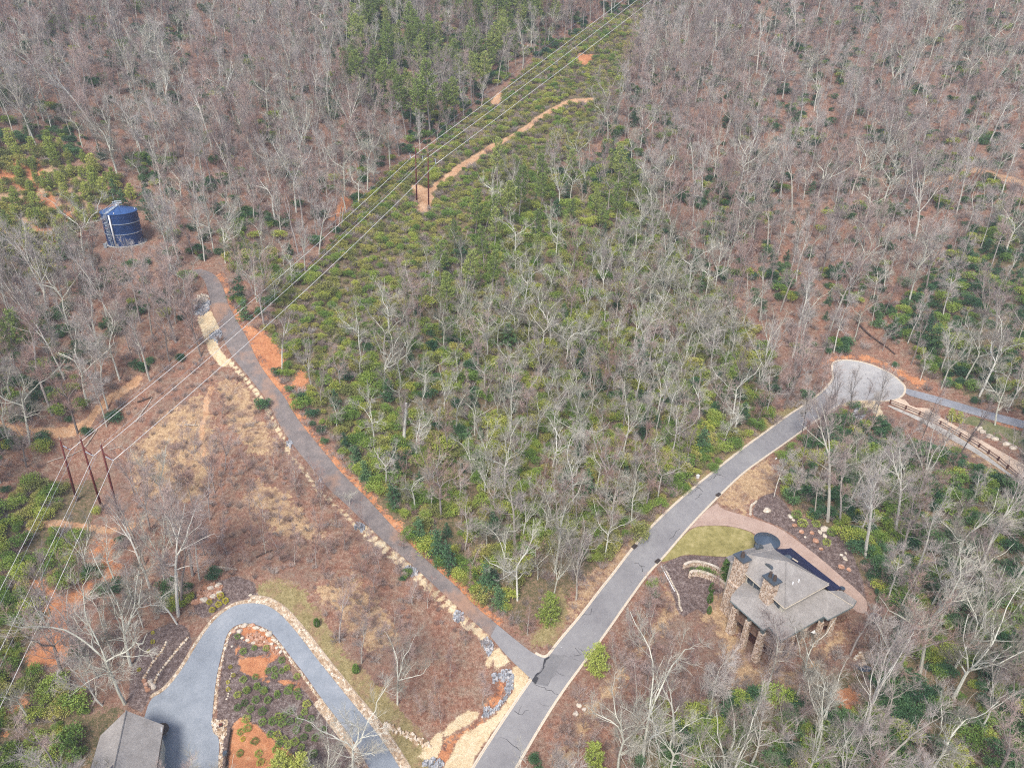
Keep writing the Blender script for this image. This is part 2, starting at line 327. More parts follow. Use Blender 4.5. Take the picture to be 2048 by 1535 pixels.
# ---------------------------------------------------------------- ground mesh with masks
def to_attr(sdf, R=3.0): return np.clip(.5 + sdf / (2 * R), 0, 1)
def mask_polys(polys, R=3.0):
    s_ = np.full(GX.shape, -1e9)
    for P in polys: s_ = np.maximum(s_, sdf_poly(P, GX, GY))
    return s_
def mask_lines(lines):
    s_ = np.full(GX.shape, -1e9)
    for pts, w_ in lines: s_ = np.maximum(s_, sdf_line(wp(pts), w_, GX, GY))
    return s_
ZC_GREEN = wp([(520,690),(560,640),(540,590),(470,540),(440,470),(640,560),(700,430),(840,430),(1000,380),(1250,330),(1420,560),(1560,740),(1530,850),(1300,1050),(1130,1190),(1050,1260),(930,1180),(820,1080),(700,930),(600,780)])
ZR_GREEN = wp([(1800,620),(1900,500),(2048,430),(2120,600),(2120,840),(1960,800),(1840,740)])
ZR2_GREEN = wp([(1560,900),(1700,850),(1760,840),(2100,1010),(2100,1640),(1500,1640),(1180,1640),(1280,1480),(1480,1380),(1700,1340),(1800,1250),(1700,1110),(1560,990)])
ZL_GREEN = wp([(-40,1060),(60,960),(200,960),(170,1100),(60,1300),(120,1400),(260,1440),(190,1640),(-60,1640)])
ROWZ = wp([(520,700),(560,610),(640,520),(700,430),(780,345),(870,290),(960,215),(1070,130),(1170,60),(1270,10),(1310,30),(1250,180),(1170,300),(1000,390),(900,520),(770,650),(640,770),(580,740)])
FIELD = wp([(250,780),(400,720),(470,760),(530,850),(700,1060),(980,1300),(990,1370),(940,1440),(870,1470),(700,1280),(560,1180),(420,1150),(290,1040),(240,900)])
PINEHILL = wp([(-60,290),(120,300),(200,340),(270,400),(210,440),(150,470),(110,560),(-60,570)])
OLIVE = [wp([(505,1165),(560,1160),(610,1180),(640,1230),(700,1320),(760,1370),(820,1440),(850,1480),(900,1600),(880,1640),(780,1500),(690,1390),(600,1270),(560,1215),(520,1200)]),
         wp([(1120,1170),(1140,1215),(1110,1290),(1060,1290),(1090,1220)])]
TAN = [wp([(260,900),(330,830),(400,790),(430,840),(420,920),(400,1000),(340,1000),(270,980)]), wp([(1434,1003),(1470,950),(1530,920),(1556,950),(1548,985),(1500,1010),(1490,1030)]),
       wp([(1430,1140),(1480,1200),(1470,1260),(1500,1330),(1600,1340),(1640,1300),(1700,1250),(1600,1400),(1480,1420),(1430,1260),(1390,1240)]),
       wp([(1380,1100),(1340,1200),(1250,1330),(1180,1400),(1090,1560),(1130,1560),(1200,1420),(1290,1300),(1360,1230)]), wp([(470,1000),(520,960),(600,1010),(640,1080),(560,1060)]), wp([(640,1180),(700,1150),(760,1200),(800,1290),(740,1300),(690,1250)]), wp([(440,760),(480,760),(520,840),(560,900),(500,900),(450,840)]), wp([(1150,1180),(1230,1100),(1260,1100),(1180,1190),(1120,1270),(1105,1265)]),
       wp([(-40,330),(100,320),(200,370),(180,430),(120,470),(100,560),(-40,520)]), wp([(1880,880),(1980,930),(2100,1040),(2100,1000),(1990,910),(1880,850)])]
VERGE = [(Z(1024,768,4,[(1000,1260),(1200,1080),(1440,860),(1620,720),(1760,600),(1900,480),(2047,340),(2200,230),(2400,120)]), 1.6)]
CLAY = [wp(Z(512,384,4,[(-20,1090),(60,1120),(200,1260),(240,1400),(180,1440),(60,1400),(20,1300),(-30,1200)])), wp(Z(512,384,4,[(280,1560),(330,1440),(400,1430),(420,1535),(380,1600)])),
        wp(Z(0,768,4,[(760,1260),(820,1230),(890,1250),(910,1340),(930,1400),(990,1480),(960,1560),(820,1560),(790,1480),(800,1400),(740,1390)])),
        wp(Z(0,1151,4,[(230,30),(330,40),(480,190),(650,80),(720,20),(780,60),(660,200),(560,330),(540,560),(520,680),(300,740),(190,770),(250,600),(380,460),(420,330),(300,160)])),
        wp(Z(0,1151,4,[(0,1120),(60,1060),(130,900),(210,960),(200,1050),(90,1150),(0,1200)])), wp(Z(0,1151,4,[(0,1290),(50,1260),(20,1350),(-20,1380)])),
        wp(Z(1536,384,4,[(440,1360),(560,1300),(800,1310),(940,1380),(1100,1440),(1250,1500),(1200,1560),(1000,1425),(800,1345),(600,1315),(480,1350)])),
        wp(Z(1024,0,4,[(520,440),(640,430),(660,500),(530,520)])), wp(Z(512,384,4,[(640,100),(680,20),(760,60),(740,130),(640,220),(570,230)])),
        wp(Z(1536,1151,4,[(480,930),(700,920),(740,1080),(560,1100)])),
        wp(Z(1760,740,7.11,[(1650,760),(2047,850),(2200,900),(2200,850),(1650,740)])), wp([(-30,312),(70,316),(95,350),(70,385),(20,372),(-30,350)]), wp([(60,380),(100,385),(150,430),(172,470),(130,490),(100,545),(60,525),(75,455),(50,420)])]
T_LINES = [(Z(0,768,4,[(-60,320),(0,340),(150,380),(400,390),(560,380),(680,330),(740,260),(830,160),(860,120),(940,90),(1040,10),(1100,-30)]), 1.05),
           (Z(0,768,4,[(250,1150),(400,1110),(560,1120),(700,1140),(850,1170),(1000,1150),(1120,1110)]), .8),
           (Z(0,768,4,[(1690,20),(1650,150),(1640,250),(1610,400),(1630,560)]), .55),
           ([(838,388),(862,380),(885,362),(905,345),(925,333),(945,318),(975,300),(1010,280),(1040,265),(1070,242),(1100,222),(1130,207),(1160,201),(1185,200)], 1.35),
           ([(835,380),(850,395),(845,412)], 3.0), ([(842,395),(850,425)], 1.4), ([(1000,190),(990,205)], 1.6), ([(1930,335),(1990,352),(2048,368),(2100,380)], 1.6), ([(1740,360),(1850,365),(1930,352)], 1.0)]
LOOPCLAY = [wp(Z(400,1200,8,[(540,670),(620,640),(820,640),(1000,740),(1300,880),(1200,940),(1100,1000),(1060,1060),(1040,1200),(1150,1280),(1100,1310),(850,1220),(650,1130),(610,1000),(570,820)])),
            wp(Z(420,1370,5.39,[(270,350),(370,340),(560,470),(750,650),(1000,800),(1050,1000),(190,1000),(200,640)])), wp(Z(400,1200,8,[(1240,1270),(1400,1270),(1620,1330),(1640,1420),(1500,1440),(1300,1340)])),
            wp(Z(400,1200,8,[(620,500),(700,420),(860,370),(1100,560),(1320,860),(1200,870),(1000,720),(740,610)]))]
LOOPMUL = [wp(Z(400,1200,8,[(600,690),(760,660),(950,740),(1100,780),(1180,860),(1100,920),(880,900),(720,910),(640,860)]))]
STRAW = [wp(Z(360,530,7.675,[(250,800),(480,690),(560,870),(610,980),(560,1190),(700,1400),(800,1560),(620,1560),(430,1300),(330,1000)])),
         wp(Z(820,1250,5.387,[(330,1180),(470,1020),(620,910),(750,930),(740,1000),(600,1080),(450,1170),(370,1210)])), wp(Z(820,1250,5.387,[(200,1260),(270,1150),(330,1180),(350,1290),(280,1450),(180,1475),(85,1410)])),
         wp(Z(820,1250,5.387,[(860,1010),(980,900),(1080,760),(1110,680),(1120,600),(1085,430),(1180,430),(1300,600),(1080,890),(860,1180),(690,1420),(640,1600),(340,1600),(480,1290),(560,1180),(700,1110)])),
         wp(Z(820,1250,5.387,[(900,220),(960,240),(1045,350),(1060,400),(1010,430),(940,460),(890,360)])), wp(Z(820,1250,5.387,[(790,320),(850,340),(880,480),(830,460)])), wp(Z(820,1250,5.387,[(560,0),(700,60),(820,100),(790,130),(640,80)])),
         wp(Z(1640,690,8.53,[(280,1030),(380,985),(560,940),(900,945),(1000,1000),(1060,1130),(1140,1370),(1100,1380),(960,1240),(870,1090),(800,1030),(740,1080),(640,1050),(560,1050),(500,1040),(400,1040)]))]
SLINE = [(ACC_L_ := [(x - 8, y + 4) for x, y in ACC_L if 712 < y < 900], .5), ([(x - 14, y + 8) for x, y in ACC_L if y > 880], .42), ([(x - 3, y + 2) for x, y in ACC_L if 1120 > y > 1040 or y > 1140], .3)]
DITCH = [wp(Z(820,1250,5.387,[(330,1310),(600,1130),(740,1000),(800,1010),(700,1100),(480,1290),(430,1500),(300,1500)])), wp(Z(820,1250,5.387,[(910,640),(1020,610),(1020,700),(920,880),(860,900)]))]
SH = {'m_green': np.maximum.reduce([mask_polys([ZC_GREEN, ZR_GREEN, ZR2_GREEN, ZL_GREEN]), mask_polys([ROWZ])]), 'm_tan': mask_polys(TAN), 'm_olive': np.maximum(mask_polys(OLIVE), mask_lines(VERGE)),
      'm_clay': np.maximum(np.maximum(mask_polys(CLAY), mask_polys(DITCH)), mask_lines([([(x + 5, y - 3) for x, y in ACC_R[2:] + JUN_R[:1]], .5), ([(x + 2, y - 1) for x, y in ACC_R[8:13]], 1.0)])),
      'm_trail': mask_lines(T_LINES), 'm_mulch': mask_polys([BED_MULCH, BED_WEST, BED_LOOP, BED_WESTDRV, BED_NORTH]),
      'm_clay2': np.minimum(mask_polys(LOOPCLAY), -mask_polys(LOOPMUL)), 'm_straw': np.maximum(mask_polys(STRAW), mask_lines(SLINE))}
ny, nx = GX.shape
V = np.stack([GX, GY, H], -1).reshape(-1, 3); idx = np.arange(ny * nx).reshape(ny, nx)
F = np.stack([idx[:-1, :-1], idx[:-1, 1:], idx[1:, 1:], idx[1:, :-1]], -1).reshape(-1, 4)
me = bpy.data.meshes.new('ground'); me.vertices.add(len(V)); me.vertices.foreach_set('co', V.ravel()); me.loops.add(F.size); me.loops.foreach_set('vertex_index', F.ravel().astype(np.int32))
me.polygons.add(len(F)); me.polygons.foreach_set('loop_start', np.arange(0, F.size, 4, dtype=np.int32)); me.polygons.foreach_set('use_smooth', np.ones(len(F), bool)); me.update(calc_edges=True)
for k_, s_ in SH.items():
    at = me.attributes.new(k_, 'FLOAT', 'POINT'); at.data.foreach_set('value', to_attr(s_, {'m_green': 5.0, 'm_tan': 5.0, 'm_clay': 3.2, 'm_olive': 3.0}.get(k_, 2.0)).ravel().astype(np.float32))
me.materials.append(MT['ground']); go = bpy.data.objects.new('ground', me); COL.objects.link(go); tag(go, 'mountain slope of brown leaf litter and red clay', kind='structure')
def hzu(x, y):
    global H
    h_ = H; H = H_UND; r = hz(x, y); H = h_; return r
def drape(name, P, mat, off=.04, step=1.6, kind='structure', label=None, hf=None):
    P = np.asarray(P, float); lo, hi = P.min(0), P.max(0)
    # densify outline
    out = []
    for a_, b_ in zip(P, np.roll(P, -1, 0)):
        m_ = max(1, int(np.hypot(*(b_ - a_)) / step))
        for t_ in range(m_): out.append(a_ + (b_ - a_) * t_ / m_)
    out = np.array(out)
    xs, ys = np.meshgrid(np.arange(lo[0], hi[0], step), np.arange(lo[1], hi[1], step)); s_ = sdf_poly(P, xs, ys); k_ = s_ > step * .45
    pts = [Vector(p) for p in out] + [Vector((a_, b_)) for a_, b_ in zip(xs[k_], ys[k_])]
    v, e, f, *_ = delaunay_2d_cdt(pts, [], [list(range(len(out)))], 1, 1e-4)
    vv = np.array([(p[0], p[1]) for p in v]); z = (hf or hzu)(vv[:, 0], vv[:, 1]) + off
    m = bpy.data.meshes.new(name); m.from_pydata([(a_, b_, c) for (a_, b_), c in zip(vv, z)], [], [tuple(q) for q in f]); m.update()
    m.polygons.foreach_set('use_smooth', [True] * len(m.polygons)); m.materials.append(MT[mat])
    if len(m.polygons) and sum(p.normal.z for p in list(m.polygons)[:50]) < 0: m.flip_normals()
    o = bpy.data.objects.new(name, m); COL.objects.link(o); return tag(o, label, kind=kind)
drape('road', MAIN, 'asphalt', .05, label='grey asphalt street ending in a turning circle')
CIRC = np.vstack([L2[(L2 @ np.array([1, 0])) > wp([(1650,790)])[0][0]]])
drape('turning_circle', CIRC, 'circle_asphalt', .056, label='paler worn asphalt of the turning circle')
drape('grass_bank', wp(Z(1760,740,7.11,[(1150,690),(1330,650),(1650,770),(2047,880),(2300,950),(2300,1250),(2047,1110),(1700,1000),(1500,900),(1340,790),(1200,760)])), 'grass_bank', .04, label='green grass bank between the lane and the stone terrace')
drape('access_road', ACCESS, 'gravel_road', .042, label='worn gravel and tar lane climbing beside the wood')
drape('access_apron', APRON, 'asphalt', .056, label='grey paved mouth of the lane at the street')
drape('driveway', DRIVE, 'drive_blue', .06, label='blue grey hairpin driveway')
drape('path', PATH, 'path_asphalt', .05, label='blue grey lane leaving the turning circle')
drape('paver_driveway', PAVER, 'paver', .05, label='pink paver driveway of the stone house')
drape('lawn', LAWN, 'lawn', .06, label='yellow green lawn by the paver driveway')
drape('trail', TRAILW, 'trail_sand', .05, label='sandy footpath along the brown rail')
drape('gravel_strip', GRAVELW, 'gravel_pale', .046, label='pale gravel strip below the brown rail')
drape('asphalt_patch', wp([(1099,1306),(1130,1313),(1094,1373),(1066,1366)]), 'patch_asphalt', .062, .8, label='darker rectangular patch in the street')
def line_pts(P, step=.8):
    P = np.asarray(P, float); out = [P[0]]
    for a_, b_ in zip(P[:-1], P[1:]):
        m_ = max(1, int(np.hypot(*(b_ - a_)) / step))
        for t_ in range(1, m_ + 1): out.append(a_ + (b_ - a_) * t_ / m_)
    return np.array(out)
def kerb(P, side, name='kerb', w_=.45, h_=.13):
    P = line_pts(P, 1.0); T = np.gradient(P, axis=0); T /= np.linalg.norm(T, axis=1)[:, None] + 1e-9; N = np.stack([-T[:, 1], T[:, 0]], 1) * side
    z = hzu(P[:, 0], P[:, 1]); b = MB(); prof = [(-.02, -.1), (-.02, .07), (.12, .07), (.18, h_ + .05), (w_, h_ + .05), (w_, -.25)]
    V = []; m_ = len(prof)
    for i in range(len(P)):
        for d_, hh in prof: V.append((P[i][0] + N[i][0] * d_, P[i][1] + N[i][1] * d_, z[i] + hh))
    b.add(V, [(i*m_ + k, i*m_ + k + 1, (i+1)*m_ + k + 1, (i+1)*m_ + k) for i in range(len(P) - 1) for k in range(m_ - 1)] + [tuple(range(m_)), tuple((len(P)-1)*m_ + k for k in range(m_))])
    return tag(b.build(name, MT['kerb']), 'cream concrete kerb along the street edge', kind='structure')
if 1:                                      # thin morning-like haze between the camera and the far slope
    hb = MB(); hb.box((0, 315, 145), (690, 680, 330)); ho = hb.build('haze', None, kind='stuff'); hm = bpy.data.materials.new('haze'); hm.use_nodes = True; hn = hm.node_tree; hn.nodes.remove(hn.nodes['Principled BSDF'])
    pv = hn.nodes.new('ShaderNodeVolumePrincipled'); pv.inputs['Color'].default_value = (.86, .9, 1, 1); pv.inputs['Density'].default_value = HAZE; pv.inputs['Anisotropy'].default_value = .2; hn.links.new(pv.outputs[0], hn.nodes['Material Output'].inputs['Volume']); ho.data.materials.append(hm); tag(ho, 'thin pale haze over the valley')
kerb(np.vstack([L1, JL[-2:-4:-1]]), 1); kerb(np.vstack([JR[len(JR)//2:], L2]), 1); kerb(RR, 1)
# cracks sealed with tar
cr = MB()
def crack(pts, w_=.09, wob=.3):
    if w_ < .35: w_ *= .6
    P = line_pts(wp(pts), .6); P[1:-1] += np.random.uniform(-wob, wob, P[1:-1].shape); T = np.gradient(P, axis=0); T /= np.linalg.norm(T, axis=1)[:, None] + 1e-9
    N = np.stack([-T[:, 1], T[:, 0]], 1) * w_ / 2 * np.random.uniform(.5, 1.4, (len(P), 1)); z = hzu(P[:, 0], P[:, 1]) + .068
    V = [(p[0] + s * q[0], p[1] + s * q[1], zz) for p, q, zz in zip(P, N, z) for s in (1, -1)]
    cr.add(V, [(2*i, 2*i+1, 2*i+3, 2*i+2) for i in range(len(P) - 1)])
crack([(1098,1313),(1084,1336),(1070,1354)], .4); crack([(1072,1352),(1064,1362)], 1.3, .1); crack([(1068,1367),(1095,1380),(1116,1388)], .15); crack([(1112,1343),(1128,1352)], .08)
crack([(999,1474),(1020,1485),(1041,1502)], .16); crack([(1028,1421),(1046,1430),(1058,1420)], .12); crack([(1037,1428),(1043,1412)], .1); crack([(1079,1407),(1098,1412)], .1); crack([(1150,1296),(1160,1310),(1148,1312)], .14)
crack([(1156,1297),(1168,1310)], .12); crack([(1163,1232),(1180,1226),(1184,1216)], .12); crack([(1268,1126),(1290,1134)], .22); crack([(1279,1130),(1285,1144)], .25); crack([(1338,1080),(1360,1058)], .12)
crack([(1376,990),(1398,976)], .2); crack([(1404,988),(1390,1000)], .14); crack([(1392,974),(1406,984)], .2); crack([(1424,958),(1442,950)], .25); crack([(1432,945),(1452,955)], .1); crack([(1414,962),(1436,948)], .1)
crack([(1128,1310),(1164,1326)], .06); crack([(1094,1373),(1112,1345)], .05)
tag(cr.build('tar_seam', MT['tar']), 'black tar lines sealing cracks in the street', kind='stuff')
# ---------------------------------------------------------------- materials of buildings and gear
sh_ = NB('shingle', .9); s1 = sh_.noise(.5, 4); s2 = sh_.noise(9, 3); s3 = sh_.noise(3, 3)
sh_.col(sh_.ramp(sh_.math('ADD', sh_.math('MULTIPLY', s1, .3), sh_.math('ADD', sh_.math('MULTIPLY', s2, .45), sh_.math('MULTIPLY', s3, .25))), [(.36, (.2, .185, .17)), (.5, (.3, .28, .26)), (.64, (.41, .385, .355))])); sh_.bump(s2, .4, .03)
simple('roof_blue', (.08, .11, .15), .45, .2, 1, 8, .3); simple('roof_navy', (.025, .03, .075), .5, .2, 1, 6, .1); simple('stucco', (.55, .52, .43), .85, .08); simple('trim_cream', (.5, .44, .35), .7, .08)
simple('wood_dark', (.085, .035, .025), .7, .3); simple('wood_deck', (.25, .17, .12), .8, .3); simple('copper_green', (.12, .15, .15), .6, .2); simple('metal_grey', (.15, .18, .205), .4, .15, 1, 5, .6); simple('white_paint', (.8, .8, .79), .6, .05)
simple('tank_blue', (.018, .055, .17), .38, .45, .35, 2.2, .1); simple('tank_top', (.045, .11, .28), .35, .25, .8, 3, .1); simple('galvanised', (.55, .62, .68), .4, .15, 2, 9, .5); simple('rust_steel', (.13, .032, .028), .75, .3, .8, 6); simple('wire_metal', (.85, .84, .8), .4, .05, 1, 4, .3)
simple('rail_brown', (.11, .05, .035), .75, .25); simple('sleeve_brown', (.22, .16, .12), .85, .3); simple('bark_log', (.42, .36, .3), .9, .3); simple('log_dark', (.09, .06, .05), .9, .3)  # includes the plain brown of the pole foot sleeves
gl = NB('window_glass', .08); gl.col((.03, .05, .07)); gl.b.inputs['Specular IOR Level'].default_value = .9
def thing(name, label, cat, loc=(0, 0, 0), group=None, rz=0): e = empty(name, loc, rz); tag(e, label, cat, group); return e
def child(o, parent): o.parent = parent; o.matrix_parent_inverse = Matrix.Translation(-Vector(parent.location)) if parent.type == 'EMPTY' else Matrix.Identity(4); return o
def bld(B, name, mat, par=None, smooth=False, kind=None):
    o = B.build(name, MT[mat], None, smooth, kind)
    if par:
        o.parent = par
        r = par
        while r.parent: r = r.parent
        if par is r: o.matrix_parent_inverse = (Matrix.Translation(r.location) @ Matrix.Rotation(r.rotation_euler.z, 4, 'Z')).inverted()
    return o
def stone_mesh(name, mat, seed, sub=1, sq=.6):
    rng = np.random.RandomState(seed); bm = bmesh.new(); bmesh.ops.create_icosphere(bm, subdivisions=sub, radius=.5)
    k = rng.normal(0, 1, (4, 3))
    for v in bm.verts:
        c = np.array(v.co); f = 1 + .14 * math.sin(5 * c @ k[0]) + .12 * math.sin(7 * c @ k[1]) + rng.uniform(-.1, .1); c = c * f; c[2] = max(-.3, min(.38, c[2])) * sq / .6; v.co = c
    me_ = bpy.data.meshes.new(name); bm.to_mesh(me_); bm.free(); me_.materials.append(MT[mat]); return me_
def rockbox(B, c, s, rz, rng):
    V_ = []; ca, sa = math.cos(rz), math.sin(rz)
    for z in (-.5, .5):
        for x, y in ((-.5, -.5), (.5, -.5), (.5, .5), (-.5, .5)):
            k = (1 - .28 * (z > 0)); xx, yy = x * s[0] * k * rng.uniform(.75, 1.1), y * s[1] * k * rng.uniform(.75, 1.1); V_.append((c[0] + xx * ca - yy * sa, c[1] + xx * sa + yy * ca, c[2] + z * s[2] * rng.uniform(.8, 1.15)))
    B.add(V_, [(4,5,6,7),(0,1,5,4),(1,2,6,5),(2,3,7,6),(3,0,4,7)])
def cobbles(name, P, mat, size, label, seed=1, hgt=.1, dens=1.0):
    P = np.asarray(P, float); lo, hi = P.min(0), P.max(0); rng = np.random.RandomState(seed); xs, ys = np.meshgrid(np.arange(lo[0], hi[0], size * .82), np.arange(lo[1], hi[1], size * .82))
    xs = xs + rng.uniform(-.3, .3, xs.shape) * size; ys = ys + rng.uniform(-.3, .3, ys.shape) * size; k = (sdf_poly(P, xs, ys) > .02) & (rng.rand(*xs.shape) < dens); xs, ys = xs[k], ys[k]; z = hzu(xs, ys); B = MB()
    for x, y, zz in zip(xs, ys, z): s_ = size * rng.uniform(.7, 1.3); rockbox(B, (x, y, zz + hgt * .35), (s_ * rng.uniform(.8, 1.3), s_, hgt * rng.uniform(.8, 1.6)), rng.uniform(0, 3.14), rng)
    return tag(B.build(name, MT[mat]), label, kind='stuff')
def offset_band(P, d0, d1, i0=None, i1=None):
    P = line_pts(np.asarray(P)[i0:i1], 1.0); T = np.gradient(P, axis=0); T /= np.linalg.norm(T, axis=1)[:, None] + 1e-9; N = np.stack([-T[:, 1], T[:, 0]], 1)
    return np.vstack([P + N * d0, (P + N * d1)[::-1]])
def near(P, px, py): q = wp([(px, py)])[0]; return int(np.argmin(((P - q) ** 2).sum(1)))
# ---------------------------------------------------------------- driveway edging, rock piles, walls
io = near(DO, 500, 1206); cobbles('stone_edging', offset_band(DO, .08, .6, near(DO, 302, 1396), io + 1), 'stone_edge', .26, 'narrow cobble edging outside the hairpin driveway', 3)
cobbles('stone_edging', offset_band(DO, .08, 1.4, io, None), 'stone_edge', .3, 'broad cobble band along the outer side of the hairpin driveway', 4)
ii = near(DI, 640, 1390); cobbles('stone_edging', offset_band(DI, .08, 1.4, 0, ii + 1), 'stone_edge', .3, 'broad cobble band along the inner side of the hairpin driveway', 5)
cobbles('stone_edging', offset_band(DI, .08, .55, ii, near(DI, 425, 1440)), 'stone_edge', .26, 'narrow cobble edging around the planted island of the hairpin', 6)
for P_, l_ in ((offset_band(DO, .02, .75, near(DO, 302, 1396), io + 1), 'sandy bed under the narrow outer edging'), (offset_band(DO, .02, 1.55, io, None), 'sandy bed under the broad outer cobbles'), (offset_band(DI, .02, 1.55, 0, ii + 1), 'sandy bed under the broad inner cobbles')): drape('stone_bed', P_, 'stone_bed', .03, 1.0, label=l_)
cobbles('stone_pad', wp(Z(420,1370,5.39,[(20,350),(190,370),(180,560),(95,550),(40,520),(20,440)])), 'stone_edge', .28, 'square cobble pad at the end of the driveway edging', 7)
cobbles('stone_edging', wp([(440,1470),(448,1470),(444,1560),(436,1560)]), 'stone_edge', .36, 'cobble edging beside the low black rail', 8)
cobbles('rock_wall', wp(Z(512,1151,4,[(950,1165),(1010,1170),(1100,1205),(1250,1250),(1330,1310),(1410,1345),(1395,1385),(1320,1360),(1220,1295),(1100,1255),(960,1215)])), 'stone_edge', .55, 'rough line of piled stone running down to the straw', 9, .4)
def pile(name, pts, label, size=.42, mat='riprap', hgt=.35): return cobbles(name, wp(pts), mat, size, label, len(bpy.data.objects) % 97, hgt)
pile('riprap', Z(360,530,7.675,[(180,620),(330,600),(450,540),(470,600),(440,700),(330,780),(190,760)]), 'largest grey rock pile beside the upper gravel lane')
pile('riprap', Z(360,530,7.675,[(440,1080),(560,1000),(640,1010),(650,1080),(560,1210),(530,1160),(470,1140)]), 'small grey rock pile in the straw under the wires')
pile('riprap', Z(360,530,7.675,[(170,590),(250,500),(330,440),(430,470),(440,540),(330,590),(190,610)]), 'tan rubble above the largest rock pile', .6, 'boulder')
for a_, b_, w_, h_, t_ in [(a, b, c * 1.3, d * 1.3, e) for a, b, c, d, e in [(529,807,9,6,'beside the lane left of the orange bank'),(579,887,5,7,'beside the middle of the lane'),(641,968,6,9,'below the middle of the lane'),(720,1054,10,7,'by a bend of the straw strip'),(820,1142,13,9,'by the lower lane'),(918,1232,10,10,'by the lane above the junction'),(868,1526,17,9,'at the bottom edge left of the street')]]:
    pile('riprap', [(a_ + w_ * math.cos(q) * U(.8, 1.1), b_ + h_ * math.sin(q) * U(.8, 1.1)) for q in np.arange(0, 6.28, .7)], 'grey rock pile ' + t_)
pile('riprap', Z(820,1250,5.387,[(755,170),(830,130),(890,200),(910,250),(880,320),(840,330),(800,240)]), 'pink and grey rock pile near the paved apron')
pile('riprap', Z(820,1250,5.387,[(880,510),(970,520),(1000,470),(1090,460),(1120,600),(1110,680),(1040,800),(960,900),(840,1000),(780,990),(800,890),(840,850),(870,900),(930,880),(1030,740),(1025,620),(980,590),(890,620)]), 'hook shaped grey rock channel beside the junction')
pile('riprap', Z(1640,690,8.53,[(600,1070),(720,1060),(780,1180),(700,1290),(600,1330),(560,1200)]), 'blue grey rock pile below the turning circle')
pile('rock_rubble', Z(400,1200,8,[(700,560),(900,500),(1050,600),(1230,780),(1330,880),(1200,880),(1000,730),(800,650)]), 'orange rubble in the rock garden at the hairpin', .4, 'boulder_red', .3)
pile('rock_rubble', [(396,1175),(430,1165),(448,1172),(445,1190),(420,1200),(395,1205)], 'tan rubble slope above the hairpin', .5, 'boulder_red', .35)
BM = [stone_mesh('boulder', 'boulder', 11 + i, 2, .7) for i in range(4)]; BR = [stone_mesh('boulder', 'boulder_red', 21 + i, 2, .7) for i in range(2)]
def boulder(px, py, wpx, hpx, label, red=False, tall=.5):
    P = G1(px, py); d_ = proj(P)[2]; s_ = wpx / FOC * d_; o = bpy.data.objects.new('boulder', random.choice(BR if red else BM)); COL.objects.link(o)
    o.location = (P[0], P[1], P[2] + s_ * tall * .15); o.scale = (s_, hpx / FOC * d_ * 1.25, s_ * tall * 1.2); o.rotation_euler = (U(-.1, .1), U(-.1, .1), U(-.3, .3)); tag(o, label, 'boulder', 'boulders')
RG = [(710,400,95,70,'whitest boulder at the head of the rock garden'),(640,500,90,80,'broad pinkish boulder left in the rock garden'),(850,395,90,40,'flat orange boulder behind the rock garden'),(900,445,110,50,'long pale boulder at the middle of the rock garden'),
 (1000,475,90,40,'flat cream boulder right of the middle of the rock garden'),(1105,545,110,90,'large white boulder beside the hairpin bend'),(1040,640,60,80,'upright tan boulder low in the rock garden'),(1190,640,90,40,'thin tan slab under the white boulder'),(1150,700,70,50,'tan boulder on the rock garden edge'),
 (1230,760,60,50,'small tan boulder on the rock garden edge'),(1290,820,50,60,'lowest boulder of the rock garden edge'),(770,640,80,40,'flat pink boulder over the mulch'),(860,680,80,40,'low cream boulder over the mulch'),(960,720,90,40,'low orange boulder over the mulch'),(540,500,70,50,'brown boulder at the left tip of the rock garden'),(790,450,50,30,'small brown boulder in the rock garden'),(515,735,45,30,'white stone at the left of the island'),(680,600,60,35,'grey stone beside a green shrub on the island')]
for a_, b_, c_2, d_2, l_ in RG: boulder(400 + a_ / 8, 1200 + b_ / 8, c_2 / 8, d_2 / 8, l_, 'orange' in l_ or 'brown' in l_)
for a_, b_, c_2, d_2, l_ in [(1565,215,70,40,'orange flat boulder at the left end of the upper stone line'),(1640,195,70,40,'second flat boulder of the upper stone line'),(1705,165,60,30,'third flat boulder of the upper stone line'),(1760,140,60,30,'fourth flat boulder of the upper stone line'),(1690,100,60,35,'tan boulder in the rubble above the yellow shrubs'),(1745,75,50,40,'tan boulder at the top of the rubble'),(2005,155,30,20,'white stone on the dark mulch')]:
    boulder(a_ / 4, 1151 + b_ / 4, c_2 / 4, d_2 / 4, l_, 'orange' in l_)
for a_, b_, c_2, d_2, l_, r_ in [(915,420,110,70,'pale mossy boulder in the mulch beside the kerb side lawn',0),(1225,495,75,80,'tall tan boulder in the mulch beside a green shrub',0),(1275,545,50,40,'small tan boulder below the tall tan boulder',0),(1690,670,120,80,'largest tan boulder at the foot of the big tree',0),(1640,710,60,70,'tan boulder left of the largest one',0),(1700,760,60,60,'tan boulder below the largest one',0),
  (1525,715,60,60,'rust boulder in the upper mulch bed',1),(1575,830,80,70,'large rust boulder in the mulch bed',1),(1380,700,70,60,'rust boulder near the paver drive',1),(1290,620,70,50,'brown boulder below the green shrubs',1),(1650,940,60,40,'low rust boulder in the mulch bed',1),(1925,1185,80,60,'rust boulder at the lower mulch bed',1),(1930,1020,50,35,'cream boulder right in the mulch bed',0),(1980,1070,60,80,'long cream boulder right in the mulch bed',0),(1985,990,30,50,'narrow cream boulder right in the mulch bed',0),(1435,775,35,30,'small white stone in the mulch bed',0),(2030,1215,60,60,'rust boulder at the right end of the mulch bed',1)]:
    boulder(1400 + a_ / 6.823, 960 + b_ / 6.823, c_2 / 6.823, d_2 / 6.823, l_, bool(r_))
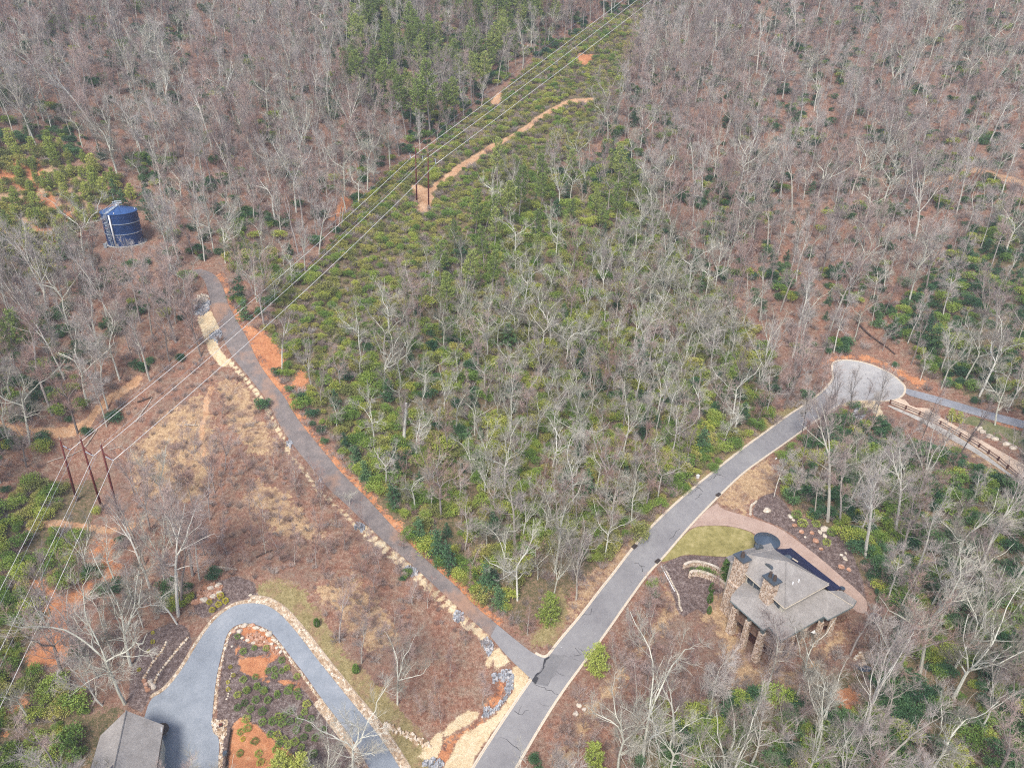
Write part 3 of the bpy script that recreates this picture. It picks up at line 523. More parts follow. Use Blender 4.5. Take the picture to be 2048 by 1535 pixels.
for a_, b_, c_2, d_2, l_ in [(510,1105,50,40,'pale boulder on the grass below the street'),(580,1070,40,30,'smaller pale boulder on the grass below the street'),(540,1040,50,30,'sunken pale boulder on the grass below the street')]: boulder(1024 + a_ / 4, 1151 + b_ / 4, c_2 / 4, d_2 / 4, l_)
for i, (a_, b_) in enumerate([(1660,700),(1610,640),(1990,590),(1700,740)]): pass
for i, (a_, b_, w_) in enumerate([(1135,715,60),(1390,840,130),(1450,880,100),(1560,950,110),(1640,985,110),(1800,1060,120),(1900,1110,120)]):
    boulder(1760 + a_ / 7.11, 740 + b_ / 7.11, w_ / 7.11, 9, ['small pale block at the upper end of the stone terrace', 'broad tan block of the terrace by the grass bank', 'second tan block of the terrace by the grass bank', 'third pale block of the stone terrace', 'fourth pale block of the stone terrace', 'fifth tan block of the stone terrace', 'last pale block of the stone terrace'][i])
def stone_row(name, pts, n_, label, size, mat='boulder', cat='stone edging'):
    P = wp(pts); L_ = np.concatenate([[0], np.cumsum(np.hypot(*np.diff(P, axis=0).T))]); c0 = (P[0][0], P[0][1], float(hzu(*P[0]))); T_ = thing(name, label, cat, c0)
    ms = [stone_mesh('stone', mat, 60 + i, 1, .7) for i in range(3)]
    for i in range(n_):
        s_ = L_[-1] * (i + .5) / n_; x, y = np.interp(s_, L_, P[:, 0]), np.interp(s_, L_, P[:, 1]); o = bpy.data.objects.new('stone', ms[i % 3]); COL.objects.link(o); o.parent = T_
        z = float(hzu(x, y)); o.location = (x - c0[0], y - c0[1], z - c0[2] + .08); k = U(.85, 1.15); o.scale = (size * k, size * .75 * k, size * .6); o.rotation_euler = (0, 0, U(-.4, .4))
    return T_
stone_row('stone_row', Z(1280,1100,8.08,[(380,280),(420,330),(460,400),(500,490),(550,590),(600,670),(625,740),(635,820),(640,900),(680,985)]), 30, 'dotted line of pale stones down the bank west of the stone house', .55)
stone_row('stone_row', Z(1400,960,6.823,[(775,285),(735,320),(705,345),(692,390),(690,435),(690,480)]), 10, 'short curved row of pale stones at the paver drive', .75)
stone_row('terrace_stones', Z(0,1151,4,[(1335,525),(1300,600),(1220,700),(1150,825)]), 16, 'left tan stone terrace line beside the hairpin', .65, 'stone_edge')
stone_row('terrace_stones', Z(0,1151,4,[(1510,490),(1440,570),(1350,680),(1270,780),(1235,865)]), 20, 'right tan stone terrace line beside the hairpin', .65, 'stone_edge')
stone_row('stone_steps', Z(0,1151,4,[(1150,830),(1170,880),(1190,930)]), 4, 'few brown stone steps at the foot of the terrace lines', 1.0, 'boulder_red', 'steps')
stone_row('stone_steps', Z(0,1151,4,[(1240,905),(1200,840)]), 4, 'grey stone treads between the two terrace lines', 1.0, 'boulder', 'steps')
stone_row('stone_row', Z(400,1200,8,[(520,1150),(480,1270),(440,1370),(470,1450),(450,1535)]) + [(452,1400)], 11, 'thin wiggly row of white stones in the island mulch', .4)
stone_row('stone_row', Z(1440,1180,6.02,[(1990,560),(2010,620),(2030,700)]) + [(1778,1305)], 9, 'ragged stone row in the garden right of the stone house', .8)
stone_row('stone_row', Z(1440,1180,6.02,[(1620,840),(1700,760),(1740,880),(1680,900)]), 9, 'loose tan garden stones above the small pool', 1.0, 'stone_edge')
def gwall(pts, h_, label, w_=.5):
    P = line_pts(chaikin(wp(pts), 2, False), .45); rng = np.random.RandomState(5); T_ = thing('garden_wall', label, 'garden wall', (P[0][0], P[0][1], float(hzu(*P[0])))); B = MB(); C_ = MB()
    for i in range(len(P) - 1):
        a_ = math.atan2(*(P[i+1] - P[i])[::-1]); m_ = (P[i] + P[i+1]) / 2; z = float(hzu(*m_))
        for j in range(int(h_ / .25)):
            for s_ in (-.5, .5): rockbox(B, (m_[0] - math.sin(a_) * s_ * w_ * .5, m_[1] + math.cos(a_) * s_ * w_ * .5, z + .12 + j * .25), (.5, w_ * .52, .26), a_, rng)
        C_.box((m_[0], m_[1], z + h_ + .03), (np.hypot(*(P[i+1] - P[i])) + .04, w_ + .1, .1), a_)
    o = bld(B, 'stonework', 'stone_wall', T_, kind='stuff'); bld(C_, 'coping', 'boulder', T_)
gwall(Z(1280,1100,8.08,[(710,290),(760,255),(850,240),(950,240),(1100,275),(1250,345),(1400,440)]), 1.0, 'upper curved stone garden wall west of the stone house')
gwall(Z(1280,1100,8.08,[(800,440),(830,405),(950,410),(1100,450),(1250,530),(1370,620)]), 1.3, 'lower curved stone garden wall below the clipped balls')
# ---------------------------------------------------------------- street furniture
def marker(px, py, h_, w_, mat, name, label, cat):
    P = G1(px, py); B = MB(); B.box((P[0], P[1], P[2] + h_ / 2 - .05), (w_, w_ * .8, h_), .5); T_ = thing(name, label, cat, P); bld(B, 'body', mat, T_); C_ = MB(); C_.box((P[0], P[1], P[2] + h_ - .02), (w_ * 1.12, w_ * .92, .07), .5); bld(C_, 'lid', mat, T_)
marker(1395, 955, .75, .6, 'white_paint', 'utility_box', 'white utility box on the verge beside the street', 'utility box')
marker(1468, 893, .5, .35, 'white_paint', 'utility_box', 'small white utility box on the orange verge farther up', 'utility box')
marker(1223, 1106, .5, .3, 'white_paint', 'utility_box', 'small white box on the bare verge left of the drain', 'utility box')
marker(1785, 733, .6, .4, 'white_paint', 'utility_box', 'white utility box behind the turning circle', 'utility box')
marker(1552, 918, .4, .3, 'white_paint', 'utility_box', 'tiny white box below the street near the first bare trees', 'utility box')
for a_, b_, rz_, l_ in [(1269, 1093, .78, 'dark storm drain in the left kerb'), (1315.5, 1122.5, .78, 'dark storm drain in the right kerb'), (1437, 990, .75, 'black storm drain with a hood at the paver drive')]:
    P = G1(a_, b_); T_ = thing('storm_drain', l_, 'storm drain', P, 'storm drains in the kerbs'); B = MB(); B.box((P[0], P[1], P[2] + .13), (1.25, .8, .34), rz_); bld(B, 'hood', 'iron', T_); C_ = MB()
    for k_ in range(5): C_.box((P[0] + math.cos(rz_) * (k_ - 2) * .22, P[1] + math.sin(rz_) * (k_ - 2) * .22, P[2] + .32), (.06, .7, .06), rz_)
    bld(C_, 'grate', 'tar', T_)
P = G1(1124, 1292); B = MB()
for dx in (-.22, .22): B.box((P[0] + dx, P[1], P[2] + .08), (.16, .6, .01), .3)
B.box((P[0], P[1], P[2] + .08), (.5, .16, .01), .3); tag(B.build('road_mark', MT['white_paint']), 'small white H shaped mark painted on the street', kind='structure')
# ---------------------------------------------------------------- brown rail along the sandy path
RP = line_pts(wp(Z(1760,740,7.11,[(140,475),(360,560),(555,640),(850,780),(1130,940),(1400,1100),(1670,1290),(1940,1520),(2300,1830)])), 2.2)
T_ = thing('rail_fence', 'low brown post and rail fence along the sandy path', 'fence', (RP[0][0], RP[0][1], float(hzu(*RP[0]))))
for i, p in enumerate(RP):
    z = float(hzu(*p)); B = MB(); a_ = math.atan2(*(RP[min(i+1, len(RP)-1)] - RP[max(i-1, 0)])[::-1]); B.box((p[0], p[1], z + .45), (.3, .3, 1.3), a_); bld(B, 'post', 'rail_brown', T_)
    if i < len(RP) - 1:
        q = RP[i+1]; zq = float(hzu(*q))
        for hh, nm in ((.98, 'rail'), (.5, 'rail')): B = MB(); B.tube([(p[0], p[1], z + hh), (q[0], q[1], zq + hh)], .11 if hh > .9 else .08, 4); bld(B, nm, 'rail_brown', T_)
# ---------------------------------------------------------------- power line
def top_h(P, ty): q = P - CAM; vv = (767.5 - ty) / FOC; return (vv * (q @ FW) - q @ UP) / (UP[2] - FW[2] * vv)
def pole(px, py, tx, ty, label, grp, arm=None, cross=False):
    P = G1(px, py); h_ = top_h(P, ty); T_ = thing('power_pole', label, 'power pole', P, grp); t_ = proj(P + np.array([0, 0, h_])); lx = (tx - t_[0]) / FOC * t_[2]; top = P + np.array([lx, 0, h_]); B = MB()
    B.tube([P - (0, 0, .6), P + (lx * .5, 0, h_ * .5), top], [.27, .22, .16], 10); bld(B, 'shaft', 'rust_steel', T_, True)
    C_ = MB(); C_.tube([P - (0, 0, .3), P + (0, 0, 1.4)], [.42, .38], 10); bld(C_, 'sleeve', 'sleeve_brown', T_, True); C_ = MB(); C_.tube([top, top + (0, 0, .8)], [.08, .05], 6); bld(C_, 'cap', 'trim_cream', T_); return P, h_, T_, top
gp_ = 'red steel poles of the left structure'
L_P = [pole(153.5, 1000, 120, 879, 'leftmost of the three rust red steel poles', gp_), pole(204, 1017, 161, 877, 'middle one of the three rust red steel poles', gp_), pole(238, 1031, 202, 889, 'rightmost of the three rust red steel poles', gp_)]
gp2 = 'red poles of the two pole structure'
C_P = [pole(833.6, 409, 831, 294.6, 'left one of the two rust red poles on the trail', gp2), pole(857.4, 418, 856, 306, 'right one of the two rust red poles on the trail', gp2)]
def arm(T_, p0, p1, r_=.09, mat='rust_steel', nm='arm'): B = MB(); B.tube([p0, p1], r_, 6); bld(B, nm, mat, T_)
def insul(T_, p0, p1):
    B = MB(); n_ = 8; pts, rr = [], []
    for i in range(n_ * 2 + 1): t = i / (n_ * 2); pts.append(np.array(p0) * (1 - t) + np.array(p1) * t); rr.append(.13 if i % 2 else .07)
    B.tube(pts, rr, 7); bld(B, 'insulator', 'galvanised', T_)
def at_depth(px, py, P): return W(px, py, 0) if False else CAM + ray(px, py) * proj(P)[2]
WL = []                                     # conductor attachment points at the left structure
for (P, h_, T_, top), (ax, ay), (ix, iy), z_ in [(L_P[0], (141, 899), (126, 891), None), (L_P[1], (187, 911), (171, 903), None), (L_P[2], (227, 920), (211, 913), None)]:
    q = at_depth(ax, ay, top); s_ = at_depth(ix, iy, top); WL.append(q); arm(T_, top + (P - top) * .1, q + np.array([-.3, 0, .35]), .11); insul(T_, s_, q); arm(T_, top + (P - top) * .17, s_, .06)
dp = C_P[0][3]; ca = at_depth(818.7, 306.5, dp); cb = at_depth(870.5, 316, C_P[1][3]); T_ = C_P[1][2]; arm(T_, ca, cb, .12, 'iron', 'crossarm'); WC = []
for (ax, ay), (bx, by), own in [((819.5, 307), (821.3, 316.3), C_P[0]), ((845, 312), (846.4, 321.4), C_P[1]), ((870, 316.5), (871.5, 328), C_P[1])]:
    d_ = C_P[0][3] if own is C_P[0] else C_P[1][3]; a_, b_ = at_depth(ax, ay, d_), at_depth(bx, by, d_); insul(own[2], a_, b_); WC.append(b_)
def wire(name, A_, B_, sag, r_, mat, label, grp):
    B = MB(); pts = [np.array(A_) * (1 - t) + np.array(B_) * t - np.array([0, 0, 4 * sag * t * (1 - t)]) for t in np.linspace(0, 1, 33)]; B.tube(pts, r_, 5); o = B.build(name, MT[mat], None, True); tag(o, label, 'power line', grp)
far = [CAM + ray(*p) * d for p, d in [((1456,-163), 352), ((1482,-163), 352), ((1509,-163), 352)]]
low = [CAM + ray(*p) * d for p, d in [((-150,1464), 110), ((-90,1479), 110), ((-60,1540), 106)]]
nm_ = ['left', 'middle', 'right']
for i in range(3):
    wire('power_line', WC[i], far[i], 1.0, .075, 'wire_metal', f'{nm_[i]} bright conductor running uphill from the two red poles', 'conductors'); wire('power_line', WL[i], WC[i], 1.6, .065, 'wire_metal', f'{nm_[i]} bright conductor between the red pole groups', 'conductors'); wire('power_line', WL[i], low[i], .4, .05, 'wire_metal', f'{nm_[i]} bright conductor running off the lower left edge', 'conductors')
for i, (a_, b_) in enumerate([(L_P[1][3], C_P[0][3]), (L_P[2][3], C_P[1][3])]):
    wire('shield_wire', a_, b_, 1.2, .022, 'galvanised', f'{["left","right"][i]} thin dull wire between the pole tops', 'shield wires'); wire('shield_wire', b_, far[i] + np.array([-6 + 5 * i, 0, 4]), 1.2, .022, 'galvanised', f'{["left","right"][i]} thin dull wire running uphill', 'shield wires'); wire('shield_wire', a_, low[i] + np.array([2.2, 0, 1]), .4, .022, 'galvanised', f'{["left","right"][i]} thin dull wire running to the lower left', 'shield wires')
# ---------------------------------------------------------------- blue water tank
tx, ty, tz = TANK; T_ = thing('water_tank', 'dark blue cylindrical water tank with a cone roof and a white pipe', 'water tank', TANK)
def ring(R, z, n_=48): return [(tx + R * math.cos(2 * math.pi * k / n_), ty + R * math.sin(2 * math.pi * k / n_), z) for k in range(n_)]
B = MB(); n_ = 48; B.add(ring(TANK_R, tz - 1) + ring(TANK_R, tz + TANK_H), [(k, (k+1) % n_, n_ + (k+1) % n_, n_ + k) for k in range(n_)]); bld(B, 'shell', 'tank_blue', T_, True)
B = MB(); B.add(ring(TANK_R + .12, tz + TANK_H - .12) + ring(TANK_R + .12, tz + TANK_H + .02) + ring(.5, tz + TANK_H + 1.35) + [(tx, ty, tz + TANK_H + 1.4)], [(k, (k+1) % n_, n_ + (k+1) % n_, n_ + k) for k in range(n_)] + [(n_ + k, n_ + (k+1) % n_, 2*n_ + (k+1) % n_, 2*n_ + k) for k in range(n_)] + [(2*n_ + k, 2*n_ + (k+1) % n_, 3*n_) for k in range(n_)]); bld(B, 'roof', 'tank_top', T_)
for k in range(12):
    a_ = k * math.pi / 6 + .1; B = MB(); B.tube([(tx + .5 * math.cos(a_), ty + .5 * math.sin(a_), tz + TANK_H + 1.37), (tx + TANK_R * math.cos(a_), ty + TANK_R * math.sin(a_), tz + TANK_H + .06)], .05, 4); bld(B, 'roof_rib', 'tank_blue', T_)
for hh, mt_ in ((TANK_H * .68, 'galvanised'), (TANK_H * .36, 'galvanised'), (TANK_H * .5, 'tank_blue'), (TANK_H * .85, 'tank_blue'), (TANK_H * .18, 'tank_blue')):
    B = MB(); r_ = TANK_R + (.16 if mt_ == 'galvanised' else .06); q = .07 if mt_ == 'galvanised' else .03; B.add(ring(TANK_R - .02, tz + hh) + ring(r_, tz + hh) + ring(r_, tz + hh + 2 * q) + ring(TANK_R - .02, tz + hh + 2 * q), [(j * n_ + k, j * n_ + (k+1) % n_, (j+1) * n_ + (k+1) % n_, (j+1) * n_ + k) for j in range(3) for k in range(n_)]); bld(B, 'band', mt_, T_)
def tp(a_, r_, z): return np.array([tx + r_ * math.cos(a_), ty + r_ * math.sin(a_), tz + z])
AP = -1.62; B = MB(); B.tube([tp(AP, TANK_R + .3, .0), tp(AP, TANK_R + .3, TANK_H - .1)], .22, 8); bld(B, 'overflow_pipe', 'white_paint', T_, True)
AL_ = -1.86
for s_ in (-.075, .075): B = MB(); B.tube([tp(AL_ + s_, TANK_R + .2, .2), tp(AL_ + s_, TANK_R + .2, TANK_H + 1)], .08, 4); bld(B, 'ladder_rail', 'galvanised', T_)
for k in range(26): B = MB(); z = .5 + k * .35; B.tube([tp(AL_ - .055, TANK_R + .2, z), tp(AL_ + .055, TANK_R + .2, z)], .035, 4); bld(B, 'rung', 'galvanised', T_)
for k in range(9):
    B = MB(); z = 2 + k * .85; c_0 = tp(AL_, TANK_R + .2, z); d_ = np.array([math.cos(AL_), math.sin(AL_), 0]); e_ = np.array([-d_[1], d_[0], 0]); B.tube([c_0 + e_ * .42 * math.cos(q) + d_ * .75 * math.sin(q) for q in np.linspace(0, math.pi, 8)], .04, 4); bld(B, 'cage_hoop', 'galvanised', T_)
for q in (.5, 1.57, 2.6): B = MB(); d_ = np.array([math.cos(AL_), math.sin(AL_), 0]); e_ = np.array([-d_[1], d_[0], 0]); o_ = e_ * .42 * math.cos(q) + d_ * .75 * math.sin(q); B.tube([tp(AL_, TANK_R + .2, 2) + o_, tp(AL_, TANK_R + .2, 8.8) + o_], .04, 4); bld(B, 'cage_bar', 'galvanised', T_)
B = MB(); c_0 = tp(AL_ - .12, TANK_R + .45, TANK_H - 1.1); B.box(c_0, (1.3, 1.1, .12), AL_); bld(B, 'landing', 'galvanised', T_)
for s_ in (-.5, .5):                        # walkway up the cone
    B = MB(); e_ = np.array([-math.sin(AL_), math.cos(AL_), 0]) * s_; B.tube([tp(AL_, TANK_R + .2, TANK_H + 1.0) + e_, tp(AL_, .4, TANK_H + 2.4) + e_], .06, 4); B.tube([tp(AL_, TANK_R + .1, TANK_H + .1) + e_, tp(AL_, .4, TANK_H + 1.45) + e_], .05, 4)
    for t_ in np.linspace(0, 1, 5): B.tube([tp(AL_, TANK_R * (1 - t_) + .3, TANK_H + .1 + 1.3 * t_) + e_, tp(AL_, TANK_R * (1 - t_) + .3, TANK_H + 1.0 + 1.4 * t_) + e_], .04, 4)
    bld(B, 'handrail', 'galvanised', T_)
B = MB()
V_ = [tp(AL_, TANK_R + .1, TANK_H + .12), tp(AL_, .3, TANK_H + 1.5)]; e_ = np.array([-math.sin(AL_), math.cos(AL_), 0]) * .42; B.add([V_[0] - e_, V_[0] + e_, V_[1] + e_, V_[1] - e_, V_[0] - e_ + (0, 0, .06), V_[0] + e_ + (0, 0, .06), V_[1] + e_ + (0, 0, .06), V_[1] - e_ + (0, 0, .06)], [(3,2,1,0),(4,5,6,7),(0,1,5,4),(1,2,6,5),(2,3,7,6),(3,0,4,7)]); bld(B, 'walkway', 'galvanised', T_)
B = MB(); zt = TANK_H + 1.4; cs = [(-.9, -.6), (.9, -.6), (.9, .9), (-.9, .9)]
for i in range(4):
    a_, b_ = cs[i], cs[(i+1) % 4]
    for hh in (.55, 1.1): B.tube([(tx + a_[0], ty + a_[1], tz + zt + hh), (tx + b_[0], ty + b_[1], tz + zt + hh)], .055, 4)
    B.tube([(tx + a_[0], ty + a_[1], tz + zt - .3), (tx + a_[0], ty + a_[1], tz + zt + 1.1)], .055, 4)
bld(B, 'roof_railing', 'galvanised', T_); B = MB(); B.tube([(tx, ty, tz + zt - .1), (tx, ty, tz + zt + .35)], [.45, .38], 12); bld(B, 'vent', 'white_paint', T_); B = MB(); B.tube([(tx - 1, ty + .9, tz + zt), (tx - 1.1, ty + .9, tz + zt + 3)], .05, 5); bld(B, 'antenna', 'galvanised', T_)
for a_, r_ in ((-1.35, 4.6), (.35, 4.2)): B = MB(); B.tube([tp(a_, r_, TANK_H + .15), tp(a_, r_, TANK_H + .5)], .14, 8); bld(B, 'hatch', 'white_paint', T_)
B = MB(); B.add(ring(TANK_R + .9, tz + .03) + ring(TANK_R - .2, tz + .06), [(k, (k+1) % n_, n_ + (k+1) % n_, n_ + k) for k in range(n_)]); tag(B.build('gravel_pad', MT['gravel_pale']), 'pale gravel ring round the foot of the blue tank', kind='structure')
for a_, l_ in ((-2.05, 'grey pipe box left of the tank foot'),): P = tp(a_, TANK_R + 1.6, 0); C_ = thing('valve_box', l_, 'valve box', P); B = MB(); B.box((P[0], P[1], P[2] + .5), (.7, .6, 1.1), .3); bld(B, 'cabinet', 'galvanised', C_); B = MB(); B.box((P[0], P[1], P[2] + 1.08), (.8, .7, .08), .3); bld(B, 'lid', 'galvanised', C_)
# ---------------------------------------------------------------- stone house
def slab(verts, faces, th, name, mat, par):
    B = MB(); n0 = len(verts); V_ = [np.array(v, float) for v in verts]; ed = {}
    for f in faces:
        for a_, b_ in zip(f, f[1:] + f[:1]): ed[(a_, b_)] = ed.get((a_, b_), 0) + 1
    F_ = [tuple(f) for f in faces] + [tuple(n0 + i for i in f[::-1]) for f in faces] + [(b_, a_, n0 + a_, n0 + b_) for (a_, b_) in ed if (b_, a_) not in ed]
    B.add(V_ + [v - (0, 0, th) for v in V_], F_); return bld(B, name, mat, par)
zd = float(G1(1550, 1080)[2]); P0 = np.array([52, 97, zd]); HS = thing('stone_house', 'large stone and stucco house with grey hipped roofs and two chimneys', 'house', P0)
def w3(px, py, z): return W(px, py, zd + z)
UV = [w3(1481,1137,6.0), w3(1570,1215,6.0), w3(1658,1167,6.0), w3(1549,1098,6.6), w3(1572,1122,9.0), w3(1494,1108,8.2), w3(1542,1085,6.0), w3(1489,1099,6.2), w3(1453,1113,6.0), w3(1461,1122,6.6)]
slab(UV, [[0,1,4],[0,4,5],[1,2,4],[2,3,4],[4,3,5],[3,6,7,5],[7,8,9,5],[9,0,5]], .28, 'roof', 'shingle', HS)
B = MB()
for a_, b_ in ((1, 4), (4, 3), (3, 5), (2, 4)): B.tube([UV[a_] + (0, 0, .04), UV[b_] + (0, 0, .04)], .1, 4)
bld(B, 'ridge_cap', 'shingle', HS)
B = MB()
for a_, b_ in ((0, 1), (1, 2), (2, 3), (3, 6), (6, 7), (7, 8)): B.tube([UV[a_] - (0, 0, .2), UV[b_] - (0, 0, .2)], .11, 4)
bld(B, 'gutter', 'trim_cream', HS)
eav = [UV[i] for i in (9, 0, 1, 2, 3, 6, 8)]; cen = sum(UV[i] for i in (0, 1, 2, 3)) / 4
foot = [v + (cen - v) * (.9 / np.linalg.norm((cen - v)[:2])) for v in eav]
B = MB(); B.prism([(v[0], v[1]) for v in foot], zd - 5.5, [v[2] - .3 for v in eav]); walls = bld(B, 'wall', 'stucco', HS)
def window(par, a_, b_, z0, z1, out, nm='window'):    # between two xy points on a wall
    a_, b_ = np.array(a_[:2]), np.array(b_[:2]); m_ = (a_ + b_) / 2; t_ = b_ - a_; L_ = np.linalg.norm(t_); ang = math.atan2(t_[1], t_[0]); nrm = np.array(out[:2]) / np.linalg.norm(out[:2]); c0 = m_ + nrm * .05
    B = MB(); B.box((c0[0], c0[1], (z0 + z1) / 2), (L_, .16, z1 - z0), ang); f_ = bld(B, nm, 'copper_green', par); k = 2
    for i in range(k):
        q = a_ + t_ * (i + .5) / k + nrm * .14; B = MB(); B.box((q[0], q[1], (z0 + z1) / 2), (L_ / k - .12, .06, z1 - z0 - .2), ang); g_ = B.build('pane', MT['window_glass']); g_.parent = f_
        g_.matrix_parent_inverse = Matrix.Translation(-P0) if False else Matrix.Identity(4)
a_, b_ = foot[1], foot[2]; od = np.array([(a_ - b_)[1], -(a_ - b_)[0]]) ; od = -od if od @ (np.array([49, 92]) - np.array([52, 97])) < 0 else od
for k in range(5): window(HS, a_ + (b_ - a_) * (.1 + .17 * k), a_ + (b_ - a_) * (.24 + .17 * k), zd + 4.0, zd + 5.4, od)
# lower porch roof
LVx = [w3(1461,1200,2.6), w3(1526,1258,2.6), w3(1538,1252,2.9), w3(1563,1280,2.6), w3(1648,1231,2.6), w3(1656,1238,2.5), w3(1706,1212,2.5), w3(1713,1200,2.6), w3(1683,1180,3.4), w3(1656,1181,4.6), w3(1648,1178,4.6), w3(1575,1195,4.9), w3(1538,1205,4.6), w3(1514,1194,4.5), w3(1520,1175,4.4), w3(1487,1163,3.6), w3(1463,1190,2.9)]
slab(LVx, [[0,1,2,12,13],[16,0,13],[15,16,13,14],[2,3,4,10,11,12],[4,5,9,10],[5,6,7,8,9],[13,12,11,14]], .28, 'porch_roof', 'shingle', HS)
B = MB()
for a_, b_ in ((0, 1), (1, 2), (2, 3), (3, 4), (4, 5), (5, 6), (6, 7)): B.tube([LVx[a_] - (0, 0, .17), LVx[b_] - (0, 0, .17)], .12, 4)
bld(B, 'fascia', 'copper_green', HS); B = MB(); B.tube([LVx[9] + (0, 0, .06), LVx[6] + (0, 0, .06)], .07, 4); bld(B, 'hip_cap', 'trim_cream', HS)
inn = [LVx[i] for i in (0, 1, 3, 4, 6, 7, 8, 9, 15, 16)]; cl = sum(inn) / len(inn)
def inset(v, d_): return v + (cl - v) * (d_ / np.linalg.norm((cl - v)[:2]))
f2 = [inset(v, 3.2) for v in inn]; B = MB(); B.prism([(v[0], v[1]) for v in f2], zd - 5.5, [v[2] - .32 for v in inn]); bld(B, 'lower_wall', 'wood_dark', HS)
f3 = [inset(v, .5) for v in inn]; B = MB(); B.prism([(v[0], v[1]) for v in f3], zd - .75, zd - .5); bld(B, 'deck', 'wood_deck', HS)
for k_, (i_, j_) in enumerate(((0, 1), (1, 2), (2, 3), (3, 4))):
    B = MB(); a_, b_ = f3[i_], f3[j_]
    for hh in (.05, .55, 1.05): B.tube([(a_[0], a_[1], zd - .5 + hh), (b_[0], b_[1], zd - .5 + hh)], .05 if hh < 1 else .08, 4)
    L_ = int(np.linalg.norm((b_ - a_)[:2]) / 1.2)
    for t_ in np.linspace(0, 1, L_ + 1): q = a_ + (b_ - a_) * t_; B.tube([(q[0], q[1], zd - .5), (q[0], q[1], zd + .55)], .05, 4)
    bld(B, 'railing', 'rail_brown', HS)
    B = MB(); a_, b_ = f2[i_], f2[j_]; dd = b_ - a_; oo = (f3[i_] + f3[j_]) / 2 - (a_ + b_) / 2
    for q in range(3): window(HS, a_ + dd * (.08 + q * .3), a_ + dd * (.3 + q * .3), zd - .3, zd + 1.8, oo)
def clad_column(c, w0, w1, z0, z1, rz, name, par, seed=3, dx=None, cell=(.36, .22)):
    rng = np.random.RandomState(seed); B = MB(); core = MB(); dx = np.array(dx if dx is not None else (0, 0)); n_ = int((z1 - z0) / cell[1])
    for j in range(n_):
        t_ = (j + .5) / n_; w_ = w0 * (1 - t_) + w1 * t_; z = z0 + (z1 - z0) * t_
        for s_ in range(4):
            a_ = rz + s_ * math.pi / 2; u = np.array([math.cos(a_), math.sin(a_)]); v_ = np.array([-u[1], u[0]]); half = (w_[0] if s_ % 2 == 0 else w_[1]) / 2; wid = (w_[1] if s_ % 2 == 0 else w_[0]); m_ = max(1, int(wid / cell[0])); off = rng.uniform(-.3, .3)
            for i in range(m_): q = np.array(c[:2]) + u * (half + .02) + v_ * (wid * ((i + .5) / m_ - .5) + off * cell[0] * .3); rockbox(B, (q[0], q[1], z), (.14, wid / m_ * rng.uniform(.8, 1.02), (z1 - z0) / n_ * rng.uniform(.85, 1.05)), a_, rng)
    m2 = 10
    for j in range(1): 
        ca_, sa_ = math.cos(rz), math.sin(rz); pt = lambda w_: [(c[0] + x * w_[0] / 2 * ca_ - y * w_[1] / 2 * sa_, c[1] + x * w_[0] / 2 * sa_ + y * w_[1] / 2 * ca_) for x, y in ((-1, -1), (1, -1), (1, 1), (-1, 1))]
        core.add([(*p, z0 - 1.2) for p in pt(w0)] + [(*p, z1) for p in pt(w1)], [(3,2,1,0),(4,5,6,7),(0,1,5,4),(1,2,6,5),(2,3,7,6),(3,0,4,7)])
    o = bld(core, name, 'stone_wall', par); s_o = B.build('stonework', MT['stone_wall'], o, kind='stuff'); return o
dirH = math.atan2((UV[1] - UV[0])[1], (UV[1] - UV[0])[0])
q = w3(1484, 1117, 8.6); g0 = float(hz(q[0], q[1])); cw = np.array
chs = []
o = clad_column((q[0] - .2, q[1] - .3), cw([3.0, 2.1]), cw([2.3, 1.9]), g0 - .3, zd + 3.2, dirH, 'chimney', HS, 5); o = clad_column((q[0], q[1]), cw([2.2, 1.8]), cw([2.0, 1.6]), zd + 3.2, zd + 8.9, dirH, 'chimney', HS, 6)
B = MB(); B.box((q[0], q[1], zd + 9.02), (2.7, 2.1, .25), dirH); bld(B, 'chimney_cap', 'metal_grey', HS); B = MB(); B.tube([(q[0], q[1], zd + 9.1), (q[0], q[1], zd + 10.2)], [.42, .3], 8); bld(B, 'flue', 'iron', HS)
q = w3(1544, 1158, 9.3); o = clad_column((q[0], q[1]), cw([2.2, 1.8]), cw([2.1, 1.6]), zd + 3.5, zd + 9.3, dirH, 'chimney', HS, 8)
B = MB(); B.box((q[0], q[1], zd + 9.42), (2.8, 2.1, .25), dirH); bld(B, 'chimney_cap', 'metal_grey', HS)
for s_ in (-.5, .5): B = MB(); c0 = np.array([q[0] + math.cos(dirH) * s_, q[1] + math.sin(dirH) * s_]); B.tube([(c0[0], c0[1], zd + 9.5), (c0[0], c0[1], zd + 10.6)], [.36, .26], 8); bld(B, 'flue', 'iron', HS)
for (a_, b_), z_, w_ in [((1468,1205), 2.3, 1.3), ((1494,1233), 2.3, 1.0), ((1523,1259), 2.3, 1.15), ((1562,1278), 2.3, 1.2), ((1588,1264), 2.3, .9), ((1617,1248), 2.3, .9), ((1652,1236), 2.2, .9), ((1677,1226), 2.2, .8)]:
    q = inset(w3(a_, b_, z_), .55); g0 = float(hz(q[0], q[1])); clad_column((q[0], q[1]), cw([w_ * .95] * 2), cw([w_ * .78] * 2), g0 - .3, zd + z_ - 1.0, dirH, 'pillar', HS, int(a_)); B = MB(); B.box((q[0], q[1], zd + z_ - .45), (w_ * .5, w_ * .5, 1.1), dirH); bld(B, 'post', 'copper_green', HS)
